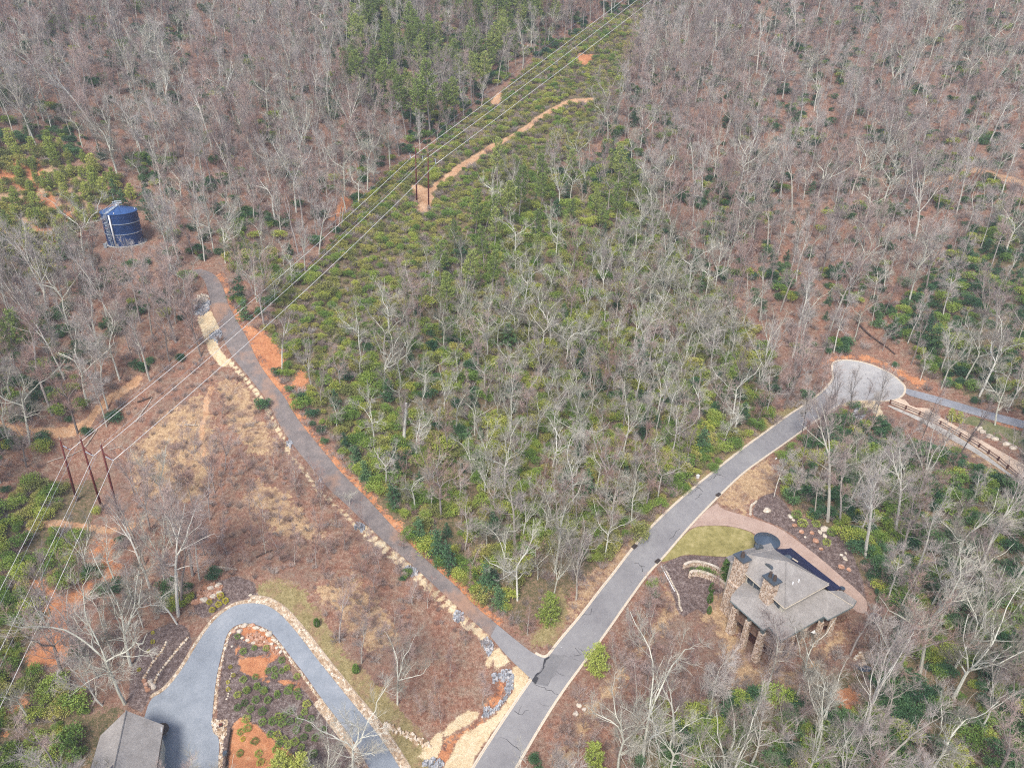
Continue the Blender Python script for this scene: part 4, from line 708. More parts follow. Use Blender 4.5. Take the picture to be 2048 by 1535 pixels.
# navy side roof, round turret roof, dormers, vents
slab([w3(1549,1097,4.2), w3(1570,1097,3.4), w3(1582,1095,3.2), w3(1683,1175,2.9), w3(1663,1182,3.3), w3(1650,1171,4.2), w3(1600,1136,4.8)], [[0,6,5,4,3,2,1]], .25, 'side_roof', 'roof_navy', HS)
B = MB(); B.prism([tuple(inset(v, 1.0)[:2]) for v in (w3(1556,1100,3), w3(1582,1099,3), w3(1680,1176,3), w3(1650,1171,3))], zd - .6, zd + 2.9); bld(B, 'entry_wall', 'stucco', HS)
q = w3(1535, 1078, 3.6); R_ = 2.55; n_ = 28; B = MB(); B.add([(q[0] + R_ * math.cos(6.2832 * k / n_), q[1] + R_ * math.sin(6.2832 * k / n_), q[2] - .45) for k in range(n_)] + [(q[0] + R_ * math.cos(6.2832 * k / n_), q[1] + R_ * math.sin(6.2832 * k / n_), q[2] - .25) for k in range(n_)] + [(q[0], q[1], q[2] + .9)], [tuple(range(n_))[::-1]] + [(k, (k+1) % n_, n_ + (k+1) % n_, n_ + k) for k in range(n_)] + [(n_ + k, n_ + (k+1) % n_, 2 * n_) for k in range(n_)]); bld(B, 'turret_roof', 'roof_blue', HS)
B = MB(); B.tube([(q[0], q[1], zd - .8), (q[0], q[1], q[2] - .4)], 2.1, 20); bld(B, 'turret_wall', 'stucco', HS)
for k in range(7): a_ = k * .9; B = MB(); B.box((q[0] + 2.12 * math.cos(a_), q[1] + 2.12 * math.sin(a_), zd + 1.6), (.12, 1.0, 1.6), a_); bld(B, 'window', 'window_glass', HS)
B = MB(); B.tube([(q[0], q[1], q[2] + .8), (q[0], q[1], q[2] + 1.6)], [.12, .03], 6); bld(B, 'finial', 'metal_grey', HS)
def dormer(px, py, z, r_, rz):              # eyebrow vent
    q = w3(px, py, z); B = MB(); m_ = 9; V_ = [(q[0] + math.cos(rz) * -r_ * math.cos(t_), q[1] + math.sin(rz) * -r_ * math.cos(t_), q[2] - .1 + r_ * .75 * math.sin(t_)) for t_ in np.linspace(0, math.pi, m_)]; bk = np.array([-math.sin(rz), math.cos(rz)]) * r_ * 1.3
    V2 = [(v[0] + bk[0], v[1] + bk[1], q[2] + .15) for v in V_]; B.add(V_ + V2, [tuple(range(m_))] + [(k, m_ + k, m_ + k + 1, k + 1) for k in range(m_ - 1)]); bld(B, 'dormer_vent', 'metal_grey', HS)
dormer(1521, 1096, 7.0, .75, .3); dormer(1536, 1134, 7.6, .95, dirH); dormer(1579, 1113, 4.3, .7, dirH + 3.14)
for a_, b_ in ((1585, 1168), (1597, 1163)): q = w3(a_, b_, 7.2); B = MB(); B.tube([q - (0, 0, .2), q + (0, 0, .55)], .13, 8); bld(B, 'vent_pipe', 'white_paint', HS)
q0, q1 = w3(1585, 1116, 4.55), w3(1596, 1123, 4.5); B = MB(); B.tube([q0, q1], .16, 4); bld(B, 'skylight', 'trim_cream', HS)
q = G1(1682, 1184); C_ = thing('dark_bin', 'small dark bin at the corner of the navy roof', 'bin', (q[0], q[1], q[2])); B = MB(); B.tube([(q[0], q[1], q[2]), (q[0], q[1], q[2] + 1.1)], [.4, .5], 10); bld(B, 'body', 'iron', C_); B = MB(); B.tube([(q[0], q[1], q[2] + 1.1), (q[0], q[1], q[2] + 1.2)], [.54, .5], 10); bld(B, 'lid', 'roof_blue', C_)
# patio things, pool
q = inset(w3(1508, 1250, -.5), 1.2); C_ = thing('patio_umbrella', 'closed blue umbrella on the deck between the stone pillars', 'umbrella', q); B = MB(); B.tube([q, q + (0, 0, 2.4)], .05, 6); bld(B, 'pole', 'metal_grey', C_); B = MB(); B.tube([q + (0, 0, 1.4), q + (0, 0, 2.3)], [.9, .08], 8); bld(B, 'canopy', 'roof_blue', C_)
q = G1(1622, 1272); C_ = thing('patio_umbrella', 'white garden umbrella below the deck behind bare twigs', 'umbrella', q); B = MB(); B.tube([q, q + (0, 0, 2.6)], .05, 6); bld(B, 'pole', 'metal_grey', C_); B = MB(); B.tube([q + (0, 0, 2.0), q + (0, 0, 2.7)], [1.3, .05], 8); bld(B, 'canopy', 'white_paint', C_)
drape('garden_pool', wp(Z(1440,1180,6.02,[(1610,900),(1700,890),(1830,930),(1800,980),(1700,980)])), 'window_glass', .08, .8, label='small dark garden pool right of the stone house')
q = G1(1749, 1239); C_ = thing('spa_tub', 'round blue grey tub on the terrace right of the stone house', 'tub', q); B = MB(); B.tube([q - (0, 0, .2), q + (0, 0, .7)], 1.0, 16); bld(B, 'shell', 'roof_blue', C_); B = MB(); B.tube([q + (0, 0, .7), q + (0, 0, .8)], 1.08, 16); bld(B, 'cover', 'metal_grey', C_)
# ---------------------------------------------------------------- garage at the lower left
zg = 13.4 + 4.2; GR = thing('garage_house', 'building with a plain grey shingle gable roof at the bottom edge', 'house', (-62, 70, 13.4))
g3 = lambda px, py, z: W(px, py, z)
RA, RB_ = g3(252.5, 1420, zg + 2.1), g3(222, 1560, zg + 2.1); EL, EL2, ER, ER2 = g3(200.5, 1470, zg), g3(168, 1580, zg), g3(327.5, 1449, zg), g3(306, 1580, zg)
slab([EL, RA, ER, ER2, RB_, EL2], [[0, 5, 4, 1], [1, 4, 3, 2]], .25, 'roof', 'shingle', GR); B = MB(); B.tube([RA + (0, 0, .05), RB_ + (0, 0, .05)], .12, 4); bld(B, 'ridge_cap', 'shingle', GR)
cg = (EL + ER + EL2 + ER2) / 4; ins = [v + (cg - v) * (.8 / np.linalg.norm((cg - v)[:2])) for v in (EL, EL2, ER2, ER)]; B = MB(); B.prism([tuple(v[:2]) for v in ins], 10.5, zg - .2); bld(B, 'wall', 'stucco', GR)
B = MB(); m_ = ins[0] * .5 + ins[3] * .5; rr_ = RA + (cg - RA) * (.8 / np.linalg.norm((cg - RA)[:2])); B.add([ins[0] * (1, 1, 0) + (0, 0, zg - .3), ins[3] * (1, 1, 0) + (0, 0, zg - .3), rr_ - (0, 0, .35)], [(0, 1, 2)]); B.add([ins[0] * (1, 1, 0) + (0, 0, zg - .3) + (0, -.2, 0), ins[3] * (1, 1, 0) + (0, 0, zg - .3) + (0, -.2, 0), rr_ - (0, .2, .35)], [(2, 1, 0)]); bld(B, 'gable', 'stucco', GR)
B = MB(); B.tube([EL - (0, 0, .12), EL2 - (0, 0, .12)], .1, 4); B.tube([ER - (0, 0, .12), ER2 - (0, 0, .12)], .1, 4); bld(B, 'gutter', 'iron', GR); B = MB(); B.tube([ER + (-.2, -.4, .05), ER + (ER2 - ER) * .12 + (-.2, 0, .05)], .1, 4); bld(B, 'trim', 'white_paint', GR)
sk = [g3(220, 1537, zg + 2.05), g3(225, 1530, zg + 2.0), g3(246, 1534, zg + 1.5), g3(240, 1552, zg + 1.5), g3(212, 1560, zg + 2.0)]; slab([v + (0, 0, .12) for v in sk], [[0, 4, 3, 2, 1]], .1, 'skylight', 'roof_navy', GR)
q = G1(333, 1472); C_ = thing('dark_awning', 'round dark olive shade standing against the garage wall', 'shade', q); B = MB(); B.tube([q, q + (0, 0, 1.9)], .06, 6); bld(B, 'post', 'iron', C_); B = MB(); qq = q + (-.6, 0, 0); B.tube([qq + (0, 0, 1.6), qq + (0, 0, 1.85), qq + (0, 0, 2.2)], [1.25, 1.2, .2], 16); bld(B, 'canopy', 'iron', C_)  # dark round awning, a canopy on a post by the garage
RL = line_pts(wp([(463,1462),(458,1490),(453,1530),(448,1580)]), 1.8); T_ = thing('black_rail', 'low black rail beside the cobble edging near the garage', 'fence', (RL[0][0], RL[0][1], float(hzu(*RL[0]))))
for i, p in enumerate(RL):
    z = float(hzu(*p)); B = MB(); B.tube([(p[0], p[1], z - .2), (p[0], p[1], z + .9)], .08, 5); bld(B, 'post', 'iron', T_)
    if i < len(RL) - 1:
        for hh in (.85, .5, .2): B = MB(); B.tube([(p[0], p[1], z + hh), (RL[i+1][0], RL[i+1][1], float(hzu(*RL[i+1])) + hh)], .07, 4); bld(B, 'rail', 'iron', T_)
q = G1(452.5, 1514); C_ = thing('garden_lamp', 'round blue grey lamp beside the low black rail', 'lamp', q); B = MB(); B.tube([q, q + (0, 0, 1.0)], .12, 6); bld(B, 'post', 'iron', C_); B = MB(); B.tube([q + (0, 0, 1.0), q + (0, 0, 1.35)], [.45, .35], 12); bld(B, 'head', 'metal_grey', C_)
q = G1(442, 1450); C_ = thing('drain_box', 'small rusty drain box sunk in the cobble pad', 'drain', q); B = MB(); B.box(q + (0, 0, .15), (.6, .5, .3), .2); bld(B, 'body', 'iron', C_); B = MB(); B.box(q + (0, 0, .31), (.5, .4, .04), .2); bld(B, 'grate', 'rust_steel', C_)
# ---------------------------------------------------------------- fallen logs
def log(a_, b_, r_, label, mat='bark_log'):
    P, Q = G1(*a_), G1(*b_); B = MB(); rng = np.random.RandomState(int(a_[0])); pts = [P * (1 - t) + Q * t for t in np.linspace(0, 1, 6)]; pts = [np.array([p[0], p[1], float(hz(p[0], p[1])) + r_ * .8 + rng.uniform(0, .1)]) for p in pts]; B.tube(pts, list(np.linspace(r_, r_ * .5, 6)), 7)
    for k in range(4): q_ = pts[2 + k % 3]; B.tube([q_, q_ + rng.uniform(-1.2, 1.2, 3) * (1, 1, .5) + (0, 0, .5)], [r_ * .3, .03], 4)
    tag(B.build('fallen_log', MT[mat]), label, 'fallen log', 'fallen logs')
for a_, b_, r_, l_, m_ in [((672,482),(683,415),.2,'pale fallen trunk lying under the wires',0),((1713,645),(1790,710),.3,'long dark fallen log on the slope above the turning circle',1),((1760,633),(1773,620),.2,'short dark log above the turning circle',1),((1650,515),(1665,500),.22,'dark log on the leaf litter left of the bare gully',1),((1796,430),(1826,425),.22,'dark log high on the leaf covered slope',1),
   ((1540,175),(1600,172),.2,'dark log under the upper right trees',1),((275,805),(305,795),.22,'dark log beside the end of the left sandy trail',1),((272,845),(305,795),.2,'grey log across the wires near the left trail',0),((170,895),(195,860),.22,'pale log behind the three red poles',0),((95,925),(165,900),.15,'thin grey fallen trunk left of the three red poles',0),
   ((220,900),(245,893),.15,'forked pale fallen branch right of the three poles',0),((370,850),(395,852),.2,'grey log in the tan clearing',0),((0,1210),(10,1190),.2,'log at the left edge',0),((1350,1350),(1372,1335),.15,'short log in the brush below the street',0),((1250,165),(1300,155),.25,'grey log above the end of the orange trail',0),((600,640),(615,630),.25,'weathered log beside the wires over the shrubs',0),
   ((435,1135),(475,1140),.2,'grey brush log above the dark mulch bed',0),((512,1115),(545,1100),.18,'dark log across the brown field',1),((1860,1085),(1900,1110),.25,'grey log under the right hand trees',0)]: log(a_, b_, r_, l_, 'log_dark' if m_ else 'bark_log')
pp = wp(Z(1280,1100,8.08,[(335,250),(400,370),(480,520),(560,670)])); B = MB(); pp = line_pts(pp, 1.5); B.tube([(p[0], p[1], float(hzu(*p)) + .12) for p in pp], .09, 5); tag(B.build('drain_pipe', MT['white_paint']), 'thin white pipe lying beside the dotted stone line', 'pipe')
# ---------------------------------------------------------------- vegetation: materials
def leafmat(name, stops, rough=.55, pos=.35):
    m = NB(name, rough); r = m.objrand(); nz = m.noise(1.3, 3); nz2 = m.noise(7, 2)
    f = m.math('ADD', m.math('MULTIPLY', r, pos), m.math('ADD', m.math('MULTIPLY', nz, .6 - pos / 2), m.math('MULTIPLY', nz2, .4 - pos / 2)))
    m.col(m.ramp(f, stops)); m.b.inputs['Specular IOR Level'].default_value = .3; return m.m
leafmat('rhodo_leaf', [(.25, (.08, .16, .035)), (.42, (.19, .3, .06)), (.58, (.32, .4, .075)), (.75, (.5, .49, .1))])
leafmat('laurel_leaf', [(.25, (.13, .16, .055)), (.45, (.25, .27, .08)), (.6, (.38, .37, .1)), (.78, (.52, .47, .13))])
leafmat('dark_leaf', [(.25, (.03, .085, .045)), (.5, (.075, .165, .07)), (.75, (.14, .24, .08))])
leafmat('pine_needle', [(.25, (.11, .17, .045)), (.45, (.22, .3, .075)), (.7, (.38, .43, .13))])
leafmat('bright_needle', [(.25, (.17, .24, .05)), (.45, (.34, .41, .085)), (.7, (.52, .54, .14))])
leafmat('blue_needle', [(.25, (.045, .11, .055)), (.5, (.09, .19, .085)), (.75, (.17, .28, .11))])
leafmat('bud_yellow', [(.25, (.3, .28, .02)), (.6, (.55, .5, .03)), (.8, (.68, .62, .07))])
leafmat('box_leaf', [(.25, (.06, .12, .025)), (.5, (.12, .21, .045)), (.75, (.2, .3, .06))])
leafmat('bark_pale', [(.2, (.27, .235, .2)), (.4, (.43, .40, .34)), (.6, (.54, .53, .46)), (.8, (.64, .62, .55))], .9, .55)
leafmat('bark_lichen', [(.2, (.42, .41, .34)), (.4, (.55, .55, .46)), (.6, (.66, .66, .56)), (.8, (.74, .73, .65))], .9, .55)
leafmat('twig_pale', [(.2, (.22, .2, .16)), (.45, (.33, .31, .255)), (.7, (.46, .44, .37))], .95, .6)
leafmat('bark_grey', [(.2, (.17, .14, .125)), (.45, (.28, .245, .22)), (.7, (.4, .36, .33))], .9, .5)
leafmat('bark_dark', [(.2, (.06, .05, .045)), (.5, (.11, .095, .085)), (.8, (.19, .165, .15))], .9, .4)
leafmat('twig_grey', [(.2, (.25, .2, .185)), (.45, (.36, .31, .285)), (.7, (.48, .44, .4))], .95, .6)
leafmat('twig_red', [(.2, (.27, .16, .135)), (.45, (.38, .26, .22)), (.7, (.46, .36, .32))], .95, .6)
leafmat('brush', [(.2, (.2, .14, .12)), (.45, (.33, .26, .23)), (.7, (.45, .39, .35))], .95, .5)
# ---------------------------------------------------------------- vegetation: shapes
def nv(v): return v / (np.linalg.norm(v) + 1e-9)
def grow(start, d, L, r0, r1, nseg, wob, up, rng):
    p = [np.array(start, float)]; d = nv(np.array(d, float)); step = L / nseg
    for i in range(nseg):
        d = nv(d + rng.normal(0, wob, 3) + np.array([0, 0, up])); p.append(p[-1] + d * step)
    return p, list(np.linspace(r0, r1, nseg + 1)), d
def side_dir(d, ang, az):
    d = nv(d); a = np.cross(d, (0, 0, 1) if abs(d[2]) < .95 else (1, 0, 0)); a = nv(a); b = np.cross(d, a)
    return nv(d * math.cos(ang) + (a * math.cos(az) + b * math.sin(az)) * math.sin(ang))
def at(path, t):
    m = len(path) - 1; u = min(max(t, 0), .999) * m; i = int(u); return path[i] * (1 - (u - i)) + path[i+1] * (u - i), nv(path[i+1] - path[i])
def bare_tree(seed, style):                # heights about 20 m, scaled on placement
    rng = np.random.RandomState(seed); T, C = MB(), MB(); H_ = 20.0
    hf = {'oak': .42, 'tall': .55, 'vase': .33, 'gnarl': .38, 'pole': .62, 'sap': .3}[style] * H_; slim = style in ('pole', 'sap')
    r0 = .25 if not slim else .16
    tr, rr, d = grow((0, 0, -.6), (0, 0, 1), hf + .6, r0, r0 * .62, 7, .045, .03, rng); T.tube(tr, rr, 6)
    limbs = []
    nl = {'oak': 3, 'tall': 2, 'vase': 4, 'gnarl': 3, 'pole': 1, 'sap': 2}[style]; az = rng.uniform(0, 6.28)
    for k in range(nl):                    # leaders
        ang = {'oak': .55, 'tall': .25, 'vase': .38, 'gnarl': .6, 'pole': .05, 'sap': .22}[style] * rng.uniform(.6, 1.3)
        dd = side_dir(d, ang, az + k * 6.28 / nl + rng.uniform(-.4, .4)); LL = (H_ - hf) * rng.uniform(.85, 1.1)
        wb = {'oak': .2, 'gnarl': .28}.get(style, .11)
        p, r, de = grow(tr[-1], dd, LL, r0 * .46, .03, 8, wb, .1 if style != 'gnarl' else .06, rng); T.tube(p, r, 5); limbs.append((p, r, 0))
    for k in range({'oak': 5, 'tall': 4, 'vase': 2, 'gnarl': 6, 'pole': 9, 'sap': 4}[style]):   # low side limbs
        t = rng.uniform(.55, 1); q, dq = at(tr, t); ang = rng.uniform(.8, 1.35)
        LL = rng.uniform(2.0, 5.0) * (1 if style in ('oak', 'gnarl') else .6); p, r, de = grow(q, side_dir(dq, ang, rng.uniform(0, 6.28)), LL, .075, .025, 5, .24, .1, rng); T.tube(p, r, 4); limbs.append((p, r, 1))
    for p, r, lo in list(limbs):
        n2_ = (8 if not lo else 4) + (2 if slim and not lo else 0)
        for k in range(n2_):
            t = rng.uniform(.12, .98); q, dq = at(p, t); ang = rng.uniform(.45, 1.0) * (.75 if style in ('tall', 'vase', 'sap') else 1)
            LL = (3.9 if not lo else 2.2) * (1.15 - t * .7) * rng.uniform(.7, 1.25) * (.7 if slim else 1); rb = max(.028, r[min(len(r)-1, int(t * len(r)))] * .55)
            p2, r2, de = grow(q, side_dir(dq, ang, rng.uniform(0, 6.28)), LL, rb, .02, 5, .22 if style in ('oak', 'gnarl') else .13, .09, rng)
            (T if rb > .045 else C).tube(p2, r2, 4 if rb > .045 else 3, False)
            for j in range(7):
                t3 = rng.uniform(.15, 1); q3, d3 = at(p2, t3); L3 = rng.uniform(.8, 1.9) * (1.2 - .5 * t3)
                p3, r3, de = grow(q3, side_dir(d3, rng.uniform(.4, .95), rng.uniform(0, 6.28)), L3, .021, .011, 3, .16, .08, rng); C.tube(p3, r3, 3, False)
                for l_ in range(6):
                    q4, d4 = at(p3, rng.uniform(.2, 1)); d5 = side_dir(d4, rng.uniform(.35, .8), rng.uniform(0, 6.28)) + np.array([0, 0, .15])
                    L4 = rng.uniform(.45, 1.05); C.tube([q4, q4 + d5 * L4], [.0125, .006], 3, False)
    return T, C
def dead_tree(seed):
    rng = np.random.RandomState(seed); T = MB(); tr, rr, d = grow((0, 0, -.5), (0, 0, 1), 10.5, .36, .24, 6, .03, .03, rng); T.tube(tr, rr, 7)
    for k in range(3):
        q, dq = at(tr, rng.uniform(.5, 1)); p, r, _ = grow(q, side_dir(dq, 1.0, rng.uniform(0, 6)), rng.uniform(.5, 1.8), .07, .03, 3, .15, .05, rng); T.tube(p, r, 4)
    return T, None
def tuft(B, p, d, n_, L, rng, wd=.07):
    d = nv(d)
    for i in range(n_):
        e = nv(d * .5 + rng.normal(0, .62, 3) + np.array([0, 0, .18])); s_ = nv(np.cross(e, rng.normal(0, 1, 3))) * wd
        q = p + rng.normal(0, .09, 3); l_ = L * rng.uniform(.6, 1.15); B.add([q - s_ * .4, q + s_ * .4, q + e * l_ * .6 + s_, q + e * l_, q + e * l_ * .6 - s_], [(0, 1, 2, 3, 4)])
def pine(seed, style):                     # tall: 18 m open crown; young: 5 m bushy
    rng = np.random.RandomState(seed); T, C = MB(), MB(); tall = style == 'tall'; H_ = 18.0 if tall else 5.0
    tr, rr, d = grow((0, 0, -.4), (0, 0, 1), H_ + .3, .22 if tall else .09, .03, 9, .03, .04, rng); T.tube(tr, rr, 6)
    lo = .42 if tall else .06; nw = 17 if tall else 12
    for k in range(nw):
        t = lo + (1 - lo) * (k + rng.uniform(0, .6)) / nw; q, dq = at(tr, t); u = (t - lo) / (1 - lo)
        LL = (3.9 if tall else 1.9) * (math.sin(min(1, u * 1.6 + .35) * 1.57) if u < .5 else 1) * (1.08 - u) ** .55 * rng.uniform(.7, 1.3)
        nb = 5 if tall else 6
        for j in range(nb):
            az = j * 6.28 / nb + rng.uniform(-.5, .5) + k; dd = np.array([math.cos(az), math.sin(az), .18 + .5 * u]); L2 = LL * rng.uniform(.65, 1.15)
            p, r, _ = grow(q, dd, L2, .045 if tall else .025, .012, 4, .1, .07, rng); T.tube(p, r, 3, False)
            nt_ = max(3, int(L2 * (2.8 if tall else 4.5)))
            for m_ in range(nt_):
                tt = .3 + .7 * (m_ + rng.uniform(0, 1)) / nt_; pp, dp = at(p, tt); off = side_dir(dp, 1.3, rng.uniform(0, 6.28)) * rng.uniform(0, .55 if tall else .3) * (1.2 - tt * .6); off[2] = abs(off[2]) * .5
                tuft(C, pp + off, dp, 8, .48 if tall else .3, rng, .075 if tall else .05)
    tuft(C, tr[-1], np.array([0, 0, 1.]), 10, .4, rng)
    return T, C
def hemlock(seed):                         # 7 m dark, dense, drooping
    rng = np.random.RandomState(seed); T, C = MB(), MB(); H_ = 7.0; tr, rr, d = grow((0, 0, -.4), (0, 0, 1), H_ + .3, .12, .02, 7, .03, .04, rng); T.tube(tr, rr, 5)
    for k in range(70):
        t = rng.uniform(.05, .98); q, dq = at(tr, t); LL = 2.5 * (1.05 - t) ** .75 * rng.uniform(.6, 1.15); az = rng.uniform(0, 6.28)
        p, r, _ = grow(q, (math.cos(az), math.sin(az), .22), LL, .02, .008, 4, .08, -.07, rng); T.tube(p, r, 3, False)
        for m_ in range(max(3, int(LL * 6))):
            pp, dp = at(p, rng.uniform(.15, 1)); tuft(C, pp + rng.normal(0, .16, 3) * (1, 1, .4), dp * (1, 1, .2), 4, .3, rng, .07)
    return T, C
def shrub(seed, R=1.75, Hh=1.9, nleaf=1500, ls=.17):
    rng = np.random.RandomState(seed); T, C = MB(), MB(); lob = [(rng.uniform(-.6, .6) * R, rng.uniform(-.6, .6) * R, rng.uniform(.35, .75) * Hh, rng.uniform(.35, .62) * R) for _ in range(7)]
    for lx, ly, lz, lr in lob: p, r, _ = grow((0, 0, -.3), (lx, ly, lz + .3), math.hypot(math.hypot(lx, ly), lz) + .2, .05, .02, 3, .1, 0, rng); T.tube(p, r, 3, False)
    for i in range(nleaf):
        lx, ly, lz, lr = lob[rng.randint(7)]; v = nv(rng.normal(0, 1, 3) + (0, 0, .45)); q = np.array([lx, ly, lz]) + v * lr * rng.uniform(.5, 1.08) * (1, 1, .8)
        if q[2] < 0: continue
        e = nv(v + rng.normal(0, .55, 3)); s_ = nv(np.cross(e, rng.normal(0, 1, 3))) * ls * .38; C.add([q, q + e * ls * .5 + s_, q + e * ls * rng.uniform(.9, 1.3), q + e * ls * .5 - s_], [(0, 1, 2, 3)])
    return T, C
def brush(seed, Hh=2.2, ns=34):
    rng = np.random.RandomState(seed); T, C = MB(), MB()
    for k in range(ns):
        az = rng.uniform(0, 6.28); b_ = rng.uniform(0, .5); dd = (math.cos(az) * .45, math.sin(az) * .45, 1); p, r, _ = grow((math.cos(az) * b_, math.sin(az) * b_, -.2), dd, Hh * rng.uniform(.6, 1.1), .022, .01, 4, .14, .04, rng)
        T.tube(p, r, 3, False)
        for j in range(7):
            q, dq = at(p, rng.uniform(.3, 1)); C.tube([q, q + side_dir(dq, rng.uniform(.4, .9), rng.uniform(0, 6.28)) * rng.uniform(.35, .8)], [.013, .007], 3, False)
    return T, C
def ball(seed, R=.6, n_=420, ls=.13, sq=.9):       # clipped or young mound
    rng = np.random.RandomState(seed); T, C = MB(), MB(); T.tube([(0, 0, -.15), (0, 0, R)], [.04, .02], 4)
    for i in range(n_):
        v = nv(rng.normal(0, 1, 3)); rr_ = R * rng.uniform(.75, 1.1) * (1 + .15 * math.sin(5 * v[0] + seed) * math.cos(4 * v[1])); q = np.array([0, 0, R * sq]) + v * rr_ * (1, 1, sq)
        if q[2] < 0: continue
        e = nv(v + rng.normal(0, .6, 3)); s_ = nv(np.cross(e, rng.normal(0, 1, 3))) * ls * .4; C.add([q, q + e * ls * .5 + s_, q + e * ls, q + e * ls * .5 - s_], [(0, 1, 2, 3)])
    return T, C
def column_shrub(seed, R=.35, Hh=1.8, n_=500):
    rng = np.random.RandomState(seed); T, C = MB(), MB(); T.tube([(0, 0, -.15), (0, 0, Hh * .9)], [.05, .02], 4)
    for i in range(n_):
        h_ = rng.uniform(.05, 1); rr_ = R * (math.sin(min(1, h_ * 2.2) * 1.57) * (1.02 - h_) ** .55); az = rng.uniform(0, 6.28); q = np.array([math.cos(az) * rr_, math.sin(az) * rr_, h_ * Hh]); v = np.array([math.cos(az), math.sin(az), .6])
        e = nv(v + rng.normal(0, .5, 3)); s_ = nv(np.cross(e, rng.normal(0, 1, 3))) * .05; C.add([q, q + e * .08 + s_, q + e * .17, q + e * .08 - s_], [(0, 1, 2, 3)])
    return T, C
class Kind:
    def __init__(s, name, parts, variants, mats): s.name, s.parts = name, parts; s.v = []
    
def variants(shapes, names, mats):         # -> list of (parts [(name, mesh)], merged mesh)
    out = []
    for (T, C), (mt, mc) in zip(shapes, mats):
        parts = [(names[0], T.mesh(names[0], MT[mt]))]
        if C: parts.append((names[1], C.mesh(names[1], MT[mc])))
        B = MB(); B.v = list(T.v); B.f = list(T.f)
        if C: n0 = len(B.v); B.v += C.v; B.f += [tuple(n0 + i for i in f) for f in C.f]
        m = B.mesh('plant'); m.materials.append(MT[mt]); m.materials.append(MT[mc])
        m.polygons.foreach_set('material_index', [0] * len(T.f) + [1] * (len(m.polygons) - len(T.f))); out.append((parts, m))
    return out
styles = ['oak', 'tall', 'vase', 'gnarl', 'oak', 'pole', 'tall', 'gnarl', 'vase', 'oak', 'tall', 'pole', 'vase', 'oak', 'tall', 'gnarl', 'vase']
VAR = {
 'bare_tree': variants([bare_tree(100 + i, s_) for i, s_ in enumerate(styles)], ('trunk', 'crown'), [('bark_lichen', 'twig_pale') if i in (0, 3, 7, 8) else ('bark_grey', 'twig_red') if i in (6, 9, 11, 12) else ('bark_grey', 'twig_grey') if i in (13, 14, 15) else ('bark_pale', 'twig_grey') for i in range(len(styles))]),
 'sapling': variants([bare_tree(200 + i, 'sap') for i in range(4)], ('trunk', 'crown'), [('bark_grey', 'twig_red')] * 2 + [('bark_pale', 'twig_red')] * 2),
 'pine_tree': variants([pine(300 + i, 'tall') for i in range(4)], ('trunk', 'crown'), [('bark_grey', 'pine_needle')] * 4),
 'young_pine': variants([pine(320 + i, 'young') for i in range(4)], ('trunk', 'crown'), [('bark_grey', 'bright_needle')] * 4),
 'hemlock_tree': variants([hemlock(340 + i) for i in range(3)], ('trunk', 'crown'), [('bark_dark', 'dark_leaf'), ('bark_dark', 'blue_needle'), ('bark_dark', 'dark_leaf')]),
 'evergreen_shrub': variants([shrub(400 + i) for i in range(6)], ('stem', 'foliage'), [('bark_grey', 'rhodo_leaf'), ('bark_grey', 'laurel_leaf'), ('bark_grey', 'rhodo_leaf'), ('bark_grey', 'dark_leaf'), ('bark_grey', 'laurel_leaf'), ('bark_grey', 'dark_leaf')]),
 'bare_shrub': variants([brush(500 + i) for i in range(4)], ('stem', 'twigs'), [('brush', 'brush'), ('bark_grey', 'twig_grey'), ('brush', 'twig_red'), ('brush', 'brush')]),
 'dead_tree': variants([dead_tree(520 + i) for i in range(2)], ('trunk', 'crown'), [('bark_pale', 'bark_pale')] * 2),
 'garden_shrub': variants([ball(600 + i) for i in range(3)], ('stem', 'foliage'), [('bark_grey', 'box_leaf'), ('bark_grey', 'rhodo_leaf'), ('bark_grey', 'bud_yellow')]),
 'column_shrub': variants([column_shrub(620)], ('stem', 'foliage'), [('bark_grey', 'box_leaf')]),
}
HT = {'bare_tree': 20, 'sapling': 20, 'pine_tree': 18, 'young_pine': 5, 'hemlock_tree': 7, 'evergreen_shrub': 2, 'bare_shrub': 2.2, 'dead_tree': 10.5, 'garden_shrub': 1.1, 'column_shrub': 1.8}
CAT = {'bare_tree': 'tree', 'sapling': 'sapling', 'pine_tree': 'pine', 'young_pine': 'young pine', 'hemlock_tree': 'hemlock', 'evergreen_shrub': 'shrub', 'bare_shrub': 'bare shrub', 'dead_tree': 'dead tree', 'garden_shrub': 'garden shrub', 'column_shrub': 'column shrub'}
DIM_DARK = {}
